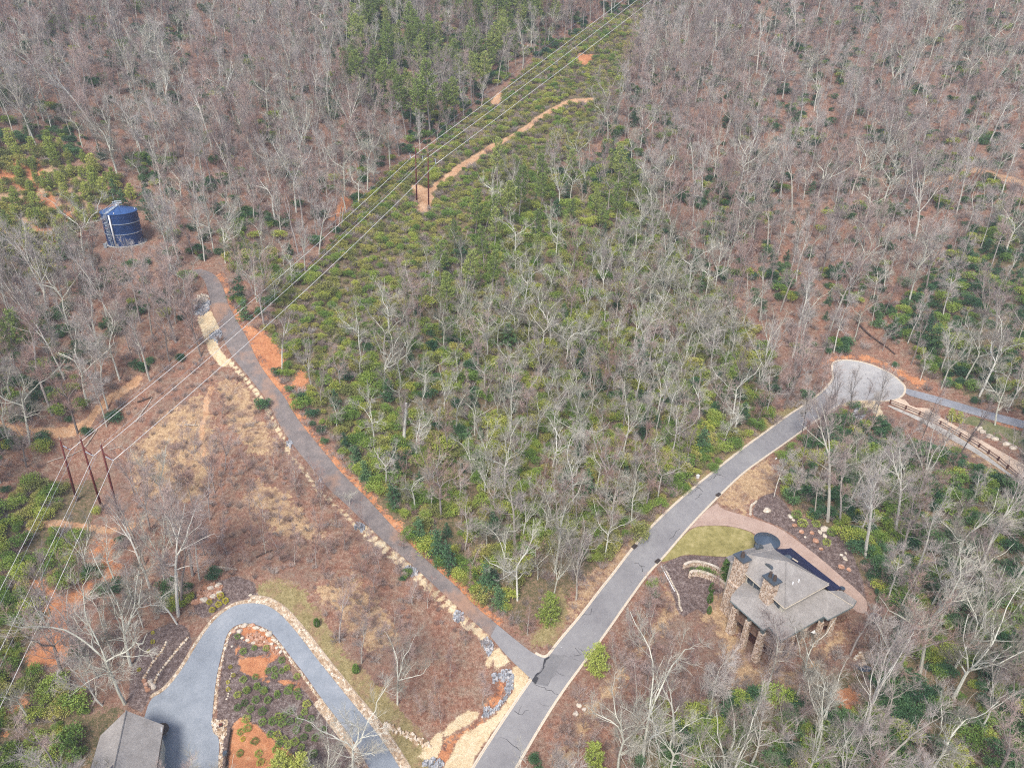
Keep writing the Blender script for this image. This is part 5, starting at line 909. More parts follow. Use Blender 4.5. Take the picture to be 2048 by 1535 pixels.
# ---------------------------------------------------------------- vegetation: where things stand
mx, my = np.meshgrid(np.arange(0, 2048, 4), np.arange(0, 1536, 4)); PROT = np.zeros(mx.shape, bool)
for P_ in [ROAD_L + ROAD_L2 + ROAD_R, ACC_L + ACC_R[::-1], JUN_L + JUN_R[::-1], DRV_OUT + DRV_IN + [(300,1600),(250,1540),(262,1470)], HOUSE_PX,
           [(196,400),(300,400),(300,500),(205,505)], [(180,1420),(250,1412),(335,1450),(320,1535),(160,1535)], [(1372,1066),(1400,1052),(1440,1051),(1510,1067),(1490,1104),(1345,1118)],
           [(1810,775),(2048,840),(2048,965),(1780,807)], [(1432,1003),(1640,1115),(1735,1203),(1708,1222),(1400,1051)], [(820,1250),(1000,1300),(1060,1360),(950,1535),(820,1535)],
           [(860,380),(930,325),(1060,240),(1160,195),(1165,208),(1050,262),(940,330),(870,390)], [(440,1300),(510,1256),(640,1420),(700,1535),(440,1535)],
           [(270,1270),(400,1240),(400,1190),(500,1160),(520,1210),(400,1290),(320,1400)], [(100,870),(260,870),(260,1040),(140,1020)], [(825,290),(880,290),(880,420),(825,420)],
           [(1330,1110),(1450,1110),(1450,1260),(1360,1260)],[(1400,970),(1560,930),(1560,1010),(1640,1060),(1720,1150),(1600,1080),(1480,1030)]]:
    PROT |= sdf_poly(np.array(P_, float), mx, my) > -3
_HL = H.tolist(); _R, _U, _F = RT.tolist(), UP.tolist(), FW.tolist()
def hq(x, y):
    u, v = min(max((x - X0) / ST, 0), len(gx) - 1.01), min(max((y - Y0) / ST, 0), len(gy) - 1.01); i, j = int(u), int(v); a, b = u - i, v - j
    return (_HL[j][i] * (1 - a) + _HL[j][i+1] * a) * (1 - b) + (_HL[j+1][i] * (1 - a) + _HL[j+1][i+1] * a) * b
def pj(x, y, z):
    z -= CAMZ; d = x * _F[0] + y * _F[1] + z * _F[2]
    return 1024 + FOC * (x * _R[0] + y * _R[1] + z * _R[2]) / d, 767.5 - FOC * (x * _U[0] + y * _U[1] + z * _U[2]) / d, d
def prot(P, h_, rad):
    for t in (.2, .45, .7, 1.0):
        for dx in (-rad, 0, rad):
            a_, b_, _ = pj(P[0] + dx * (.4 + .6 * t), P[1], P[2] + h_ * t)
            if 0 <= a_ < 2047 and 0 <= b_ < 1535 and PROT[int(b_ / 4), int(a_ / 4)]: return True
    return False
BLOCK = [MAIN, ACCESS, APRON, DRIVE, PATH, PAVER, LAWN, TRAILW, HOUSE_FOOT, GARAGE_FOOT]
def blocked(x, y, pad): return any(sdf_poly(P, x, y) > -pad for P in BLOCK) or math.hypot(x - TANK[0], y - TANK[1]) < 7.5 + pad
BL = np.maximum.reduce([sdf_poly(P, GX, GY) for P in BLOCK] + [7.5 - DTANK])
BEDS = np.maximum.reduce([sdf_poly(P, GX, GY) for P in [BED_MULCH, BED_WEST, BED_LOOP, BED_WESTDRV, BED_NORTH] + STRAW + LOOPCLAY])
TOPP = wp([(690,40),(760,5),(1090,-40),(1110,70),(1000,140),(900,270),(800,240),(700,210)])
PINEMIX = wp([(880,400),(1240,330),(1260,470),(1060,560),(1000,640),(860,620),(880,480)])
YARD = wp([(1340,1120),(1450,1110),(1700,1200),(1800,1230),(1790,1310),(1640,1420),(1450,1340),(1350,1260)])
LOWR = wp([(1140,1370),(1290,1180),(1380,1260),(1440,1340),(1300,1420),(1200,1560),(1080,1560)])
JUNW = wp([(1060,1280),(1130,1190),(1110,1260),(1100,1300)])
zones = {}
def zgrid(name, P): zones[name] = sdf_poly(P, GX, GY)
for nm, P_ in [('row', ROWZ), ('field', FIELD), ('centre', ZC_GREEN), ('rgreen', ZR_GREEN), ('r2green', ZR2_GREEN), ('lgreen', ZL_GREEN), ('pinehill', PINEHILL), ('topp', TOPP), ('pmix', PINEMIX), ('yard', YARD), ('lowr', LOWR)]: zgrid(nm, P_)
zones['olive'] = mask_polys(OLIVE); zones['clay'] = np.maximum(mask_polys(CLAY), SH['m_trail'])
zones['lrow'] = mask_polys([wp([(0,1010),(100,880),(250,870),(330,780),(420,700),(480,720),(380,820),(260,960),(240,1060),(120,1180),(20,1400),(-60,1500),(-60,1100)])])
def gi(a_, x, y):
    i = min(max(int(round((x - X0) / ST)), 0), a_.shape[1] - 1); j = min(max(int(round((y - Y0) / ST)), 0), a_.shape[0] - 1); return a_[j, i]
def inz(nm, x, y): return gi(zones[nm], x, y) > 0
PL = {k_: [] for k_ in VAR}                # each entry: x, y, z, height, variant, yaw, leanx, leany, note
grid_used = {}
def free(x, y, r, key):
    c = 4.0; i, j = int(x // c), int(y // c)
    for a_ in (-2, -1, 0, 1, 2):
        for b_ in (-2, -1, 0, 1, 2):
            for (qx, qy, qr) in grid_used.get((key, i + a_, j + b_), ()):
                if (qx - x) ** 2 + (qy - y) ** 2 < (max(r, qr)) ** 2: return False
    grid_used.setdefault((key, i, j), []).append((x, y, r)); return True
def put(kind, x, y, h_, v=None, lean=(0, 0), yaw=None, wid=1.0, note=None):
    z = hq(x, y); v = random.randrange(len(VAR[kind])) if v is None else v
    PL[kind].append(dict(x=x, y=y, z=z, h=h_, v=v, yaw=U(0, 6.28) if yaw is None else yaw, lean=lean, wid=wid, note=note))
# hand-placed trees: base pixel, top pixel (or height), kind
def hand(kind, bx, by, tx, ty, v=None, wid=1.0, note=None):
    P = G1(bx, by); q = P - CAM; dc = q @ FW; yc = q @ UP; vv = (767.5 - ty) / FOC; kf, ku = -FW[2], UP[2]
    h_ = (vv * dc - yc) / (ku + kf * vv); h_ = max(1.0, min(h_, 40)); T_ = P + np.array([0, 0, h_]); px, _, dd = proj(T_); lx = (tx - px) / FOC * dd / h_
    free(P[0], P[1], 2.6, 't'); put(kind, P[0], P[1], h_, v, (max(-.5, min(.5, lx)), 0), wid=wid, note=note)
HT_ = [(330,1010,300,880,8),(300,1060,262,930,12),(345,1090,320,960,2),(420,1040,405,930,6),(385,1010,368,900,11),(430,985,420,880,12),(290,1130,250,990,1),(330,1170,300,1030,8),(410,1110,398,1010,9),(450,940,445,850,12),(760,1140,752,1060,11),(270,990,240,890,12),(250,1406,163,1170,0),(356,1231,292,1000,1),(362,1214,330,1030,6),(354,1247,280,1130,3),(205,1410,120,1300,2),(262,1330,205,1130,8),
 (300,1175,262,1010,1),(385,1150,350,960,6),(400,1160,372,985,5),(60,890,20,700,0),(155,865,100,690,9),(215,645,175,500,2),(340,620,318,470,9),(105,830,60,650,6),(300,760,262,600,1),
 (240,760,205,610,0),(175,810,130,640,3),(130,760,85,600,1),(20,560,-10,420,2),(200,272,95,90,1),(186,272,120,110,6),(146,282,115,180,5),(280,232,225,70,1),(62,280,20,110,2),(72,290,5,150,0),
 (425,300,395,150,1),(430,330,400,200,6),(345,330,300,190,2),(470,245,440,100,0),(700,1010,690,960,3),
 (804,890,775,800,1),(830,1020,815,900,3),(882,1035,870,870,9),(862,1020,852,935,5),(945,950,930,860,0),(990,1025,985,930,2),(1008,1100,1000,1010,3),(1035,1200,1040,1060,0),(1108,1150,1120,960,0),
 (1115,1060,1130,930,9),(1150,960,1170,850,2),(1210,1020,1225,860,9),(1030,1100,1060,920,1),(1265,960,1275,850,6),(1268,965,1290,870,5),(1312,860,1330,770,1),(1390,820,1400,760,5),
 (1585,715,1620,540,1),(1525,780,1545,640,2),(1656,1043,1705,810,1),(1731,1113,1770,880,1),(1628,1035,1650,900,5),(1548,993,1575,890,5),(1585,1010,1600,900,5),(1605,970,1622,860,6),(1680,1047,1720,900,6),
 (1697,1010,1740,880,0),(1790,1070,1860,880,1),(1905,1050,1990,960,3),(1840,1000,1880,830,2),(1960,1135,2010,960,1),(1700,1310,1732,1190,6),(1775,1210,1800,1060,5),(1797,1230,1840,1100,5),(1840,1350,1905,1120,0),
 (1830,1300,1880,1150,9),(1965,1270,2030,1080,1),(1935,1270,1985,1130,2),(1530,1395,1572,1200,5),(1590,1400,1625,1250,0),(1650,1445,1690,1300,3),(1760,1390,1800,1220,2),(1975,1390,2030,1230,1),(2020,1420,2060,1250,5),
 (1285,1525,1345,1290,0),(1235,1545,1260,1380,3),(1330,1560,1400,1400,7),(1440,1560,1480,1420,3),(1500,1535,1540,1390,2),(1610,1570,1650,1410,8),(1850,1560,1930,1390,0),(1750,1545,1790,1420,2),(1990,1560,2040,1380,6),(1420,1440,1440,1300,5),(1447,1430,1455,1330,5),
 (1930,760,1990,640,0),(1975,765,2010,590,1),(2030,770,2060,640,6),(1885,640,1905,500,5),(1850,560,1875,440,1),(1740,530,1760,400,6),(1660,660,1700,500,1),(1830,480,1850,300,2),(1990,850,2020,720,3),(1840,760,1870,690,0),
 (710,1570,690,1390,7),(655,1580,640,1470,8)]
for a_ in HT_: hand('bare_tree', *a_[:4], v=a_[4])
for bx, by, tx, ty in [(1600,880,1632,740),(1622,900,1665,770),(1640,885,1690,735),(1660,880,1700,745),(1684,868,1740,730),(1700,880,1755,765),(1722,860,1778,740),(1745,850,1790,735),(1830,915,1880,760),(1905,935,1975,800)]:
    hand('bare_tree', bx, by, tx, ty, v=random.choice([5, 11, 1]), note='dark', wid=.7)
for bx, by, tx, ty in [(567,953,560,900),(532,1106,520,1020),(690,1090,680,1015),(736,1128,730,1060),(633,1135,625,1050),(686,1218,678,1160),(740,1225,735,1160),(792,1340,785,1230),(818,1325,812,1240),(900,1363,895,1290),(964,1410,960,1330),
  (842,1430,838,1380),(881,1445,878,1390),(870,1440,865,1390),(800,1365,790,1310),(930,1290,928,1220),(800,1160,795,1085),(805,1100,800,1050),(720,1060,715,1000),(640,1070,632,1000),(560,1050,552,990),(500,1030,492,960),(505,1080,498,1010),
  (470,980,462,920),(420,1140,410,1060),(455,1110,446,1040),(590,1130,582,1070),(940,1180,945,1130),(1075,1130,1080,1080),(1300,1250,1310,1190),(1400,1400,1410,1330),(1310,1440,1320,1370),(1362,1430,1370,1370),(1600,990,1608,930),(1640,790,1650,720)]:
    hand('sapling', bx, by, tx, ty)
for bx, by, tx, ty, k_, v_ in [(1195,1345,1195,1290,'young_pine',0),(1188,1540,1190,1490,'young_pine',1),(1098,1245,1098,1190,'young_pine',2),(880,1115,868,1050,'hemlock_tree',1),(845,1080,835,1030,'hemlock_tree',1),(900,1135,890,1080,'hemlock_tree',1),(715,930,702,885,'hemlock_tree',1),(735,960,722,915,'hemlock_tree',1),
   (790,1010,780,960,'hemlock_tree',1),(975,1180,970,1120,'hemlock_tree',1),(1000,1215,995,1165,'hemlock_tree',1),(690,900,682,865,'hemlock_tree',0),(1405,905,1410,850,'hemlock_tree',1),(1380,900,1385,860,'young_pine',1),(1300,970,1302,930,'young_pine',3),(950,480,952,378,'pine_tree',0),(968,470,985,385,'pine_tree',2),
   (1190,440,1192,375,'pine_tree',1),(935,600,935,500,'pine_tree',2),(895,640,893,545,'pine_tree',1),(985,590,985,500,'pine_tree',3),(807,610,805,545,'pine_tree',2),(1260,850,1262,785,'pine_tree',0),(1208,740,1210,675,'pine_tree',3),(710,150,706,28,'pine_tree',1),(745,140,728,34,'pine_tree',0),(775,160,772,50,'pine_tree',2),
   (705,150,700,108,'young_pine',0),(862,130,850,30,'pine_tree',3),(840,170,838,70,'pine_tree',1),(880,170,878,90,'pine_tree',0),(790,215,788,150,'pine_tree',2),(812,270,800,150,'pine_tree',1),(838,280,842,160,'pine_tree',3),(860,270,858,120,'pine_tree',2),(935,120,932,50,'pine_tree',0),(968,165,966,120,'young_pine',1),
   (1075,60,1072,0,'pine_tree',1),(1050,50,1052,0,'pine_tree',3),(820,100,815,5,'pine_tree',1),(920,60,915,-20,'pine_tree',0),(960,80,958,-5,'pine_tree',2),(1010,100,1010,20,'pine_tree',1),(30,740,20,610,'pine_tree',2),(55,720,50,640,'pine_tree',0),(15,480,8,420,'pine_tree',3),(10,545,5,460,'pine_tree',1),(40,500,35,440,'pine_tree',0),
   (250,415,243,375,'hemlock_tree',0),(285,420,280,370,'hemlock_tree',0),(235,400,228,355,'hemlock_tree',0),(210,395,203,355,'young_pine',2),(300,440,296,400,'hemlock_tree',0),(1905,842,1905,818,'young_pine',0),(1922,845,1922,822,'young_pine',1),(1870,700,1872,640,'hemlock_tree',0),(1855,690,1858,640,'hemlock_tree',1),
   (2005,1340,2010,1290,'hemlock_tree',0),(560,1550,562,1500,'young_pine',3),(595,1560,600,1510,'young_pine',0),(475,600,470,540,'hemlock_tree',0),(490,640,485,590,'hemlock_tree',1),(1460,600,1462,560,'young_pine',1)]:
    hand(k_, bx, by, tx, ty, v=v_)
hand('dead_tree', 808, 888, 804, 802, 0); hand('dead_tree', 758, 938, 755, 900, 1); hand('dead_tree', 683, 455, 688, 413, 1); hand('dead_tree', 1395, 790, 1402, 745, 0)
# scattered growth
def scatter(n_, fn, x0=-265, x1=265, y0=52, y1=470):
    for _ in range(n_):
        x, y = U(x0, x1), U(y0, y1)
        if abs(x) > (y + 40) * .86 + 12: continue
        z = hq(x, y); a_, b_, d_ = pj(x, y, z)
        if a_ < -160 or a_ > 2210 or b_ < -420 or b_ > 1900: continue
        fn(x, y, z, a_, b_)
_pg = {(9, 5): vnoise(GX, GY, 5, 9), (16, 8): vnoise(GX, GY, 8, 16), (7, 15): vnoise(GX, GY, 15, 7)}
PATCH = lambda x, y, s_, sd_: gi(_pg[(s_, sd_)], x, y)
def f_tree(x, y, z, a_, b_):
    if inz('row', x, y) or inz('field', x, y) or inz('lrow', x, y) or inz('olive', x, y) or inz('yard', x, y) or inz('lowr', x, y) or gi(BEDS, x, y) > -1.5 or gi(BL, x, y) > -2.5 or inz('clay', x, y): return
    if inz('pinehill', x, y): return
    c = inz('centre', x, y); gap = 3.9 if not c else (5.2 if a_ < 760 else 4.2 if a_ < 960 else 3.5)
    if b_ < 500 and not c: gap = 4.3
    if a_ > 1500 and b_ < 720 and PATCH(x, y, 16, 8) > .05: gap = 6.5
    if inz('rgreen', x, y): gap = 6.5
    if inz('r2green', x, y): gap = 4.8
    if gi(zones['lgreen'], x, y) > 0: gap = 7
    if inz('pmix', x, y): gap = 6
    h_ = U(13, 23) if not c else U(10, 18)
    if rnd() < .25: h_ *= .7
    if prot((x, y, z), h_, 2.2 if not c else 1.6) and rnd() > .008: return
    if not free(x, y, gap * U(.8, 1.25), 't'): return
    put('bare_tree', x, y, h_, random.choice([0, 3, 4, 7, 0, 3, 7, 8, 9, 2, 8] if c else range(17)), (U(-.06, .06), U(-.06, .06)), wid=U(.85, 1.15))
def f_pine(x, y, z, a_, b_):
    ph = inz('pinehill', x, y)
    if ph:
        if prot((x, y, z), 4, 1) or (inz('clay', x, y) and rnd() < .3): return
        if rnd() < .85 and PATCH(x, y, 9, 5) > -.3 and free(x, y, 3.4, 't'): put('young_pine', x, y, U(2.2, 6.5), wid=U(.9, 1.3))
        return
    t_ = inz('topp', x, y); p_ = inz('pmix', x, y)
    if not (t_ or p_): return
    if rnd() > (.8 if t_ else .35) or (t_ and PATCH(x, y, 16, 8) > .12): return
    if free(x, y, 4.0 if t_ else 6, 't'): put('pine_tree', x, y, U(9, 18), wid=U(.9, 1.2))
def f_sap(x, y, z, a_, b_):
    fld = inz('field', x, y); lw = inz('lowr', x, y); yd = inz('yard', x, y)
    if gi(BEDS, x, y) > -.8 or gi(BL, x, y) > -1.6 or inz('clay', x, y) or inz('olive', x, y) or inz('lrow', x, y): return
    if inz('row', x, y) or inz('pinehill', x, y): return
    if fld or lw or yd:
        if fld and (b_ < 900 and rnd() > .12): return
        h_ = U(4, 10)
        if prot((x, y, z), h_ * .7, .7) and rnd() > .15: return
        if free(x, y, 2.6 if not yd else 4, 't'): put('sapling', x, y, h_, lean=(U(-.08, .08), 0), wid=U(.9, 1.6))
    else:
        if rnd() > .5: return
        h_ = U(5, 11)
        if prot((x, y, z), h_ * .8, .8): return
        if free(x, y, 2.4, 't'): put('sapling', x, y, h_, lean=(U(-.1, .1), 0), wid=U(.9, 1.6))
scatter(6000, f_pine); bx_ = (float(PINEHILL[:, 0].min()), float(PINEHILL[:, 0].max()), float(PINEHILL[:, 1].min()), float(PINEHILL[:, 1].max())); scatter(3500, f_pine, *bx_); bx_ = (float(TOPP[:, 0].min()), float(TOPP[:, 0].max()), float(TOPP[:, 1].min()), float(TOPP[:, 1].max())); scatter(2500, f_pine, *bx_); scatter(46000, f_tree); scatter(14000, f_sap)
def f_green(x, y, z, a_, b_):
    if gi(BEDS, x, y) > -.6 or gi(BL, x, y) > -1.3 or inz('field', x, y) or gi(zones['olive'], x, y) > -7 or inz('yard', x, y) or inz('lowr', x, y) or (gi(zones['clay'], x, y) > -.6 and not inz('pinehill', x, y)): return
    row, c, r1, r2, lg = inz('row', x, y), inz('centre', x, y), inz('rgreen', x, y), inz('r2green', x, y), inz('lgreen', x, y); n_ = PATCH(x, y, 9, 5); lr = inz('lrow', x, y)
    if row: pr, vs_ = .85, [1, 4, 1, 4, 0, 2]
    elif c: pr, vs_ = .95 if n_ > -.28 else .3, ([0, 2, 0, 1, 4, 2] if PATCH(x, y, 16, 8) > -.1 else [0, 2, 3, 5, 2, 4])
    elif r1: pr, vs_ = 1 if n_ > -.36 else .3, [3, 5, 3, 5, 0, 2]
    elif r2: pr, vs_ = .9 if n_ > -.2 else .25, [3, 5, 0, 2, 5]
    elif lg: pr, vs_ = .9 if n_ > -.2 else .25, [0, 2, 1, 4, 0]
    elif inz('pinehill', x, y): pr, vs_ = .3, [1, 4]
    elif inz('topp', x, y): pr, vs_ = .4, [0, 3, 5]
    elif lr: pr, vs_ = .6 if n_ > .05 else .05, [0, 2]
    else: pr, vs_ = (.55 if n_ > .2 else .03), [3, 5, 0, 3]
    if rnd() > pr: return
    h_ = U(1.0, 3.0) if not row else U(.8, 2.2)
    if free(x, y, .8 * h_ ** .7, 's') and (row or not (prot((x, y, z), h_, 1.0) and rnd() > .1)): put('evergreen_shrub', x, y, h_, random.choice(vs_), wid=U(.85, 1.25))
def f_brush(x, y, z, a_, b_):
    if gi(BEDS, x, y) > -.3 or gi(BL, x, y) > -.8 or gi(zones['clay'], x, y) > -.3 or inz('olive', x, y): return
    row, c, fl = inz('row', x, y), inz('centre', x, y), inz('field', x, y); n_ = PATCH(x, y, 7, 15)
    pr = .75 if row else (.45 if c else (.8 if fl and b_ > 880 else .6 if n_ > 0 else .22))
    if inz('yard', x, y) or inz('lowr', x, y): pr = .5
    if rnd() > pr: return
    h_ = U(.7, 2.4) if not fl else U(.5, 1.5)
    if free(x, y, .9, 'b') and (row or not prot((x, y, z), h_, .6)): put('bare_shrub', x, y, h_, wid=U(.9, 1.5))
def f_hem(x, y, z, a_, b_):
    if gi(BEDS, x, y) > -2 or gi(BL, x, y) > -3 or inz('row', x, y) or inz('field', x, y) or inz('yard', x, y) or inz('clay', x, y) or gi(zones['olive'], x, y) > -8 or inz('lowr', x, y) or inz('pinehill', x, y) or inz('lrow', x, y): return
    c = inz('centre', x, y) or inz('rgreen', x, y)
    if rnd() > (.3 if c else .07) or prot((x, y, z), 5, 1.5): return
    if free(x, y, 3.0, 's'): put('hemlock_tree', x, y, U(2.5, 7), wid=U(.9, 1.4))
scatter(5000, f_hem); scatter(130000, f_green); scatter(60000, f_brush)
# garden plants, one by one
def gs(pts, kind, v, h_, wid=1.0, note=None):
    for (a_, b_) in pts:
        P = G1(a_, b_); put(kind, P[0], P[1], h_ * U(.85, 1.15), v, wid=wid, note=note)
gs(Z(420,1370,5.39,[(400,75),(510,30),(587,75),(730,120),(495,175),(625,175),(375,205),(300,255),(440,275),(570,300),(868,298),(865,405),(965,390),(1095,375),(935,500),(1065,475),(1015,575),(1220,495),(1135,580)]), 'garden_shrub', 0, 1.05, 1.0, 'round green shrub in the mulch bed inside the hairpin')
gs(Z(420,1370,5.39,[(300,115),(845,75),(940,80),(960,135),(1045,215),(1020,300),(740,340),(800,335),(570,410),(395,380),(410,475),(330,515),(655,540),(725,555),(800,590),(485,615),(750,640),(920,620),(990,680),(850,655),(715,705),(525,750),(325,745),(545,840),(780,420),(680,400),(1115,755)]), 'garden_shrub', 1, .9, 1.2, 'small olive green shrub in the clay bed inside the hairpin')
gs(Z(400,1200,8,[(605,600),(870,780),(700,840),(1065,790),(890,1245),(700,1290),(915,1390),(755,1450),(1035,1460),(1090,1150),(1195,1120),(1310,1150),(1310,980),(1395,1100),(1200,1230),(1555,1240),(1450,1400),(1235,1500)]), 'garden_shrub', 1, .9, 1.0, 'small green shrub near the rock garden at the hairpin bend')
gs(Z(400,1200,8,[(155,50),(300,90),(415,30),(200,175)]) + [(442,1194)], 'garden_shrub', 2, .9, 1.1, 'round yellow shrub in the mulch above the hairpin bend')
gs(Z(0,1151,4,[(1225,460),(1225,535),(1190,610),(1115,755)]) + Z(400,1200,8,[(490,1080),(540,1210),(450,1320),(455,1440)]) + Z(420,1370,5.39,[(355,590)]), 'garden_shrub', 2, .6, 1.0, 'small yellow shrub beside the hairpin driveway')
gs(Z(1280,1100,8.08,[(850,370),(965,375),(1075,390),(1175,430),(1255,480),(1335,535)]), 'garden_shrub', 0, 1.5, .95, 'clipped dark green ball between the curved stone walls')
gs(Z(1280,1100,8.08,[(1145,680),(1120,850),(1110,1025)]), 'column_shrub', 0, 2.2, 1.2, 'narrow upright shrub on the slope below the stone walls')
gs(Z(1400,960,6.823,[(1310,500),(1390,615),(1580,620),(1510,510),(1790,740),(1720,870)]), 'garden_shrub', 1, 1.3, 1.25, 'bushy light green shrub in the mulch bed above the paver drive')
gs([(634,1252),(712,1345)], 'column_shrub', 0, 1.9, 1.5, 'small dark cone shrub on the grass right of the hairpin')
for a_, b_ in [(1450,1150),(1449,1140),(1453,1131)]: P = G1(a_ + 2, b_ + 12); put('column_shrub', P[0], P[1], 3.4, 0, wid=1.7, note='tall dark evergreen against the west wall of the stone house')
# ---------------------------------------------------------------- vegetation: build
LM = [('the left rim of the pine wood', 715, 120), ('the lower tip of the pine wood', 870, 240), ('the right rim of the pine wood', 1060, 70), ('the bright pine hill', 60, 400), ('the left edge beside the pine hill', 0, 480), ('the top of the pine hill', 60, 300), ('the pine hill foot left of the tank', 130, 450), ('the dark hemlocks by the lane', 860, 1080), ('the blue water tank', 245, 450), ('the three red poles', 200, 1000), ('the two red poles', 845, 410), ('the hairpin bend', 490, 1215), ('the grey roofed garage', 255, 1460), ('the road junction', 1080, 1330),
      ('the turning circle', 1735, 760), ('the stone house', 1580, 1200), ('the paver driveway entrance', 1425, 1030), ('the end of the gravel lane', 405, 545), ('the middle of the gravel lane', 650, 940), ('the upper left corner', 0, 0), ('the upper right corner', 2048, 0),
      ('the lower right corner', 2048, 1535), ('the lower left corner', 0, 1535), ('the top end of the orange trail', 1165, 200), ('the brown rail', 1900, 880), ('the lawn', 1430, 1080), ('the orange clay bank', 600, 765), ('the straw by the junction', 960, 1450),
      ('the left edge of the photo, halfway up', 0, 760), ('the right edge of the photo, halfway up', 2048, 640), ('the middle of the photo', 1024, 767), ('the middle of the top edge', 1024, 0), ('the leaf covered slope above the turning circle', 1700, 520),
      ('the left sandy trail', 150, 860), ('the broken dead trunk', 806, 850), ('the long kerb of the street', 1330, 1010), ('the bottom edge, under the stone house', 1560, 1535), ('the rock pile on the lane', 403, 614), ('the wires at the top edge', 1262, 0), ('the orange scar', 215, 1110)]
ORD = ['nearest', 'second nearest', 'third nearest', 'fourth nearest', 'fifth nearest', 'sixth nearest', 'seventh nearest', 'eighth nearest', 'ninth nearest', 'tenth nearest'] + ['%s nearest' % w_ for w_ in
       'eleventh twelfth thirteenth fourteenth fifteenth sixteenth seventeenth eighteenth nineteenth twentieth'.split()]
ORD += ['twenty-%s nearest' % w_ for w_ in 'first second third fourth fifth sixth seventh eighth ninth'.split()] + ['thirtieth nearest'] + ['thirty-%s nearest' % w_ for w_ in 'first second third fourth fifth sixth seventh eighth ninth'.split()] + ['%s nearest' % w_ for w_ in ['fortieth'] + ['forty-' + q for q in 'first second third fourth fifth sixth seventh eighth ninth'.split()]] 
LOOK = {'bare_tree': ['spreading pale bare tree', 'tall straight bare tree', 'vase shaped bare tree', 'gnarled bare tree', 'broad pale bare tree', 'slim bare tree', 'tall forked bare tree', 'crooked bare tree', 'many stemmed bare tree', 'wide crooked bare tree', 'tall pale bare tree', 'thin bare tree', 'reddish vase shaped bare tree', 'dull grey spreading bare tree', 'dull grey forked bare tree', 'dull grey crooked bare tree', 'narrow crowned bare tree'],
        'sapling': ['thin leafless sapling'] * 4, 'pine_tree': ['tall green pine'] * 4, 'young_pine': ['bushy young green pine'] * 4, 'hemlock_tree': ['dark green hemlock', 'blue green hemlock', 'dark green hemlock'],
        'evergreen_shrub': ['rounded green laurel', 'olive laurel', 'rounded green laurel', 'dark green rhododendron', 'yellow green laurel', 'dark rhododendron'], 'bare_shrub': ['brownish leafless shrub', 'grey leafless shrub', 'reddish leafless shrub', 'brownish leafless shrub'],
        'dead_tree': ['broken pale dead trunk'] * 2, 'garden_shrub': ['round garden shrub'] * 3, 'column_shrub': ['upright garden shrub']}
def stuff_gn(name, kind, items, label):
    if not items: return
    m = bpy.data.meshes.new(name); m.from_pydata([(i['x'], i['y'], i['z']) for i in items], [], []); n_ = len(items)
    A_ = m.attributes.new('vi', 'INT', 'POINT'); A_.data.foreach_set('value', [i['v'] for i in items])
    A_ = m.attributes.new('rot', 'FLOAT_VECTOR', 'POINT'); A_.data.foreach_set('vector', [c for i in items for c in (-i['lean'][1], i['lean'][0], i['yaw'])])
    A_ = m.attributes.new('scl', 'FLOAT_VECTOR', 'POINT'); A_.data.foreach_set('vector', [c for i in items for c in (i['h'] / HT[kind] * i['wid'],) * 2 + (i['h'] / HT[kind],)])
    o = bpy.data.objects.new(name, m); COL.objects.link(o); tag(o, label, kind='stuff')
    gt = bpy.data.node_groups.new(name, 'GeometryNodeTree'); gt.interface.new_socket('Geometry', in_out='INPUT', socket_type='NodeSocketGeometry'); gt.interface.new_socket('Geometry', in_out='OUTPUT', socket_type='NodeSocketGeometry')
    N = gt.nodes; gi_, go_ = N.new('NodeGroupInput'), N.new('NodeGroupOutput'); jn = N.new('GeometryNodeJoinGeometry')
    def na(nm, ty): x = N.new('GeometryNodeInputNamedAttribute'); x.data_type = ty; x.inputs['Name'].default_value = nm; return x.outputs['Attribute']
    vi, ro, sc_ = na('vi', 'INT'), na('rot', 'FLOAT_VECTOR'), na('scl', 'FLOAT_VECTOR')
    for k_, (parts, mm) in enumerate(VAR[kind]):
        src = bpy.data.objects.new(name + '_source', mm); oi = N.new('GeometryNodeObjectInfo'); oi.inputs['Object'].default_value = src; oi.inputs['As Instance'].default_value = True
        cmp = N.new('FunctionNodeCompare'); cmp.data_type = 'INT'; cmp.operation = 'EQUAL'; gt.links.new(vi, cmp.inputs[2]); cmp.inputs[3].default_value = k_
        ip = N.new('GeometryNodeInstanceOnPoints'); gt.links.new(gi_.outputs[0], ip.inputs['Points']); gt.links.new(cmp.outputs[0], ip.inputs['Selection']); gt.links.new(oi.outputs['Geometry'], ip.inputs['Instance'])
        gt.links.new(ro, ip.inputs['Rotation']); gt.links.new(sc_, ip.inputs['Scale']); gt.links.new(ip.outputs[0], jn.inputs[0])
    gt.links.new(jn.outputs[0], go_.inputs[0]); md = o.modifiers.new('scatter', 'NODES'); md.node_group = gt
darkm = {}
def place(kind, it, label, group):
    parts = VAR[kind][it['v']][0]; e = empty(kind, (it['x'], it['y'], it['z'])); e.rotation_euler = (-it['lean'][1], it['lean'][0], it['yaw']) if False else (0, 0, 0)
    # lean first, then yaw about the trunk
    R = Matrix.Rotation(it['lean'][0], 4, 'Y') @ Matrix.Rotation(-it['lean'][1], 4, 'X') @ Matrix.Rotation(it['yaw'], 4, 'Z'); s_ = it['h'] / HT[kind]
    e.matrix_world = Matrix.Translation((it['x'], it['y'], it['z'])) @ R @ Matrix.Diagonal((s_ * it['wid'], s_ * it['wid'], s_, 1))
    tag(e, label, CAT[kind], group)
    for nm, mm in parts:
        if it['note'] == 'dark':
            key = mm.name
            if key not in darkm:
                c = mm.copy(); c.materials.clear(); c.materials.append(MT['bark_dark' if nm == 'trunk' else 'twig_grey']); darkm[key] = c
            mm = darkm[key]
        o = bpy.data.objects.new(nm, mm); COL.objects.link(o); o.parent = e
